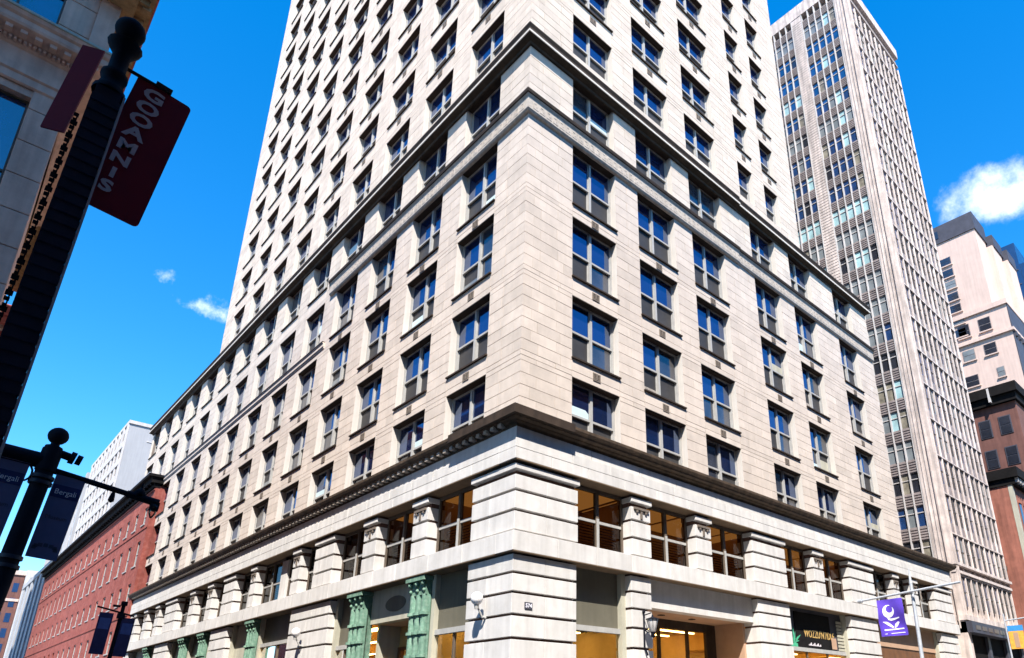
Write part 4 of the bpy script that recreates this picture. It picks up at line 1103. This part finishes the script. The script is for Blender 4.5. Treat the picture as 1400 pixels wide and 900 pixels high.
slate_banner(-.66, -.22, 4.22, 5.66, 'slate banner with navy stripe hanging left of the black banner post', 'Bergali')
slate_banner(.17, .60, 4.14, 5.62, 'slate banner with navy stripe hanging right of the black banner post', 'Bergali')

p3 = thing('street_post', 'slim black street post with two navy banners in front of the red brick building', 'lamp post', (-7.62, 15.4, 0), rot=(0, math.radians(2.5), 0))
q = MB(); q.tube((0, 0, 0), (0, 0, 5.7), .09, .07, 10); q.build('shaft', POLE, p3)
q = MB(); q.box(FR, -.12, .12, -.12, .12, 5.2, 5.4); q.box(FR, -.09, .1, -.1, .1, 5.7, 5.86); q.box(FR, -.35, -.1, -.05, .05, 5.62, 5.7); q.build('cap', POLE, p3)
q = MB(); q.tube((-.85, 0, 5.56), (.45, 0, 5.34), .035, .035, 8); q.build('arm', POLE, p3)
for x0, x1, z0, z1, lb_, side in ((-.72, -.26, 3.80, 5.36, 'navy banner with blue panel on the left of the slim street post', 'l'), (.06, .50, 3.78, 5.24, 'plain navy banner on the right of the slim street post', 'r')):
    t = thing('navy_banner', lb_, 'banner', (-7.62, 15.36, 0), group='navy banners on the slim street post', rot=(0, math.radians(2.5), 0))
    q = MB(); q.box(FR, x0, x1, -.02, 0, z0, z1); q.build('cloth', NAVY, t)
    q = MB(); q.box(FR, x0 + .05, x1 - .05, -.025, -.018, z1 - .62, z1 - .2); q.build('panel', SKYB, t)

fp = thing('flag_pole', 'galvanised steel pole with a long cross arm carrying the purple banner', 'pole', (19.35, -4.5, 0), rot=(0, math.radians(2.0), 0))
q = MB(); q.tube((0, 0, 0), (0, 0, 7.2), .10, .075, 12); q.tube((0, 0, 7.2), (0, 0, 7.9), .075, .01, 12); q.build('shaft', STEEL, fp)
q = MB(); q.tube((-.24, -2.2, 6.93), (-.24, 2.5, 6.60), .055, .05, 10); q.tube((-.24, 2.3, 6.62), (-.24, 2.5, 6.60), .10, .10, 10); q.tube((0, 0, 6.76), (-.24, 0, 6.76), .06, .06, 8); q.build('cross_arm', STEEL, fp)
fg = thing('purple_flag', 'purple banner with white swirl and leaf emblem under the steel cross arm', 'banner', (19.1, -3.0, 0))
def fpt(a, z): return (.05 * math.sin(a * 5 + z * 2) + .03 * math.sin(z * 5), -1.2 * a + (0.02 * math.sin(z * 6)), z)
q = MB(); nx, nz = 14, 20; vs = []
for j in range(nz + 1):
    for i in range(nx + 1):
        a = i / nx; z = 6.52 - 1.66 * j / nz; vs.append(fpt(a, z))
q.add(vs, [(j * (nx + 1) + i, j * (nx + 1) + i + 1, (j + 1) * (nx + 1) + i + 1, (j + 1) * (nx + 1) + i) for j in range(nz) for i in range(nx)], .5, True)
q.build('cloth', PURPLE, fg)
def onflag(pts):
    """flat print that follows the cloth: strip between two outlines"""
    mb = MB(); v = []
    for (a, b), (c, d) in pts:
        for s, tt in ((a, b), (c, d)):
            z = 6.52 - 1.66 * tt; p = fpt(s, z); v.append((p[0] - .012, p[1], p[2]))
    mb.add(v, [(2 * i, 2 * i + 2, 2 * i + 3, 2 * i + 1) for i in range(len(pts) - 1)]); return mb
sw = []
for i in range(25):
    t = i / 24; a = math.radians(150 + 390 * t * .82)
    wd = .02 + .14 * math.sin(math.pi * min(1, t * 1.05)) ** 1.3
    cx, cy = .40, .30
    sw.append(((cx - (.17 + wd / 2) * math.cos(a) * 1.0, cy - (.15 + wd / 2) * math.sin(a) * .9), (cx - (.17 - wd / 2) * math.cos(a), cy - (.15 - wd / 2) * math.sin(a) * .9)))
onflag(sw).build('swirl_emblem', WPRINT, fg)
onflag([((.25, .42), (.30, .47)), ((.32, .50), (.36, .56)), ((.45, .53), (.46, .59)), ((.60, .52), (.60, .57)), ((.78, .50), (.78, .53))]).build('swirl_tail', WPRINT, fg)
onflag([((.15, .60), (.16, .61)), ((.30, .61), (.26, .67)), ((.42, .67), (.38, .74)), ((.52, .76), (.50, .79))]).build('leaf_emblem', WPRINT, fg)
onflag([((.54, .78), (.56, .79)), ((.58, .68), (.66, .74)), ((.70, .62), (.76, .64))]).build('leaf_emblem', WPRINT, fg)
onflag([((.16, .815), (.16, .845)), ((.5, .81), (.5, .84)), ((.88, .80), (.88, .83))]).build('base_line', WPRINT, fg)
onflag([((.16, .93), (.16, .945)), ((.9, .915), (.9, .93))]).build('base_line', WPRINT, fg)

pr_ = thing('steel_post', 'thin steel post beside the canopy at the right edge with a short arm', 'pole', (44.95, -1.05, 0))
q = MB(); q.tube((0, 0, 0), (0, 0, 8.4), .10, .05, 10); q.build('shaft', STEEL, pr_)
q = MB(); q.tube((0, 0, 7.88), (0, -1.6, 8.0), .05, .05, 8); q.build('arm', STEEL, pr_)
ob2 = thing('orange_banner', 'orange banner with blue top band on the thin steel post at the right edge', 'banner', (44.95, -1.15, 0))
q = MB(); q.box(FR, -.02, 0, -.98, 0, 5.85, 7.1); q.build('cloth', CYANT, ob2)
q = MB(); q.box(FR, -.024, .004, -1.0, .01, 7.1, 7.5); q.build('top_band', BLUET, ob2)
q = MB(); q.box(FR, -.03, -.021, -.62, -.3, 5.95, 7.0); q.build('figure_print', SOFF, ob2)
print('windows', nwin, 'blocks', len(blocks))
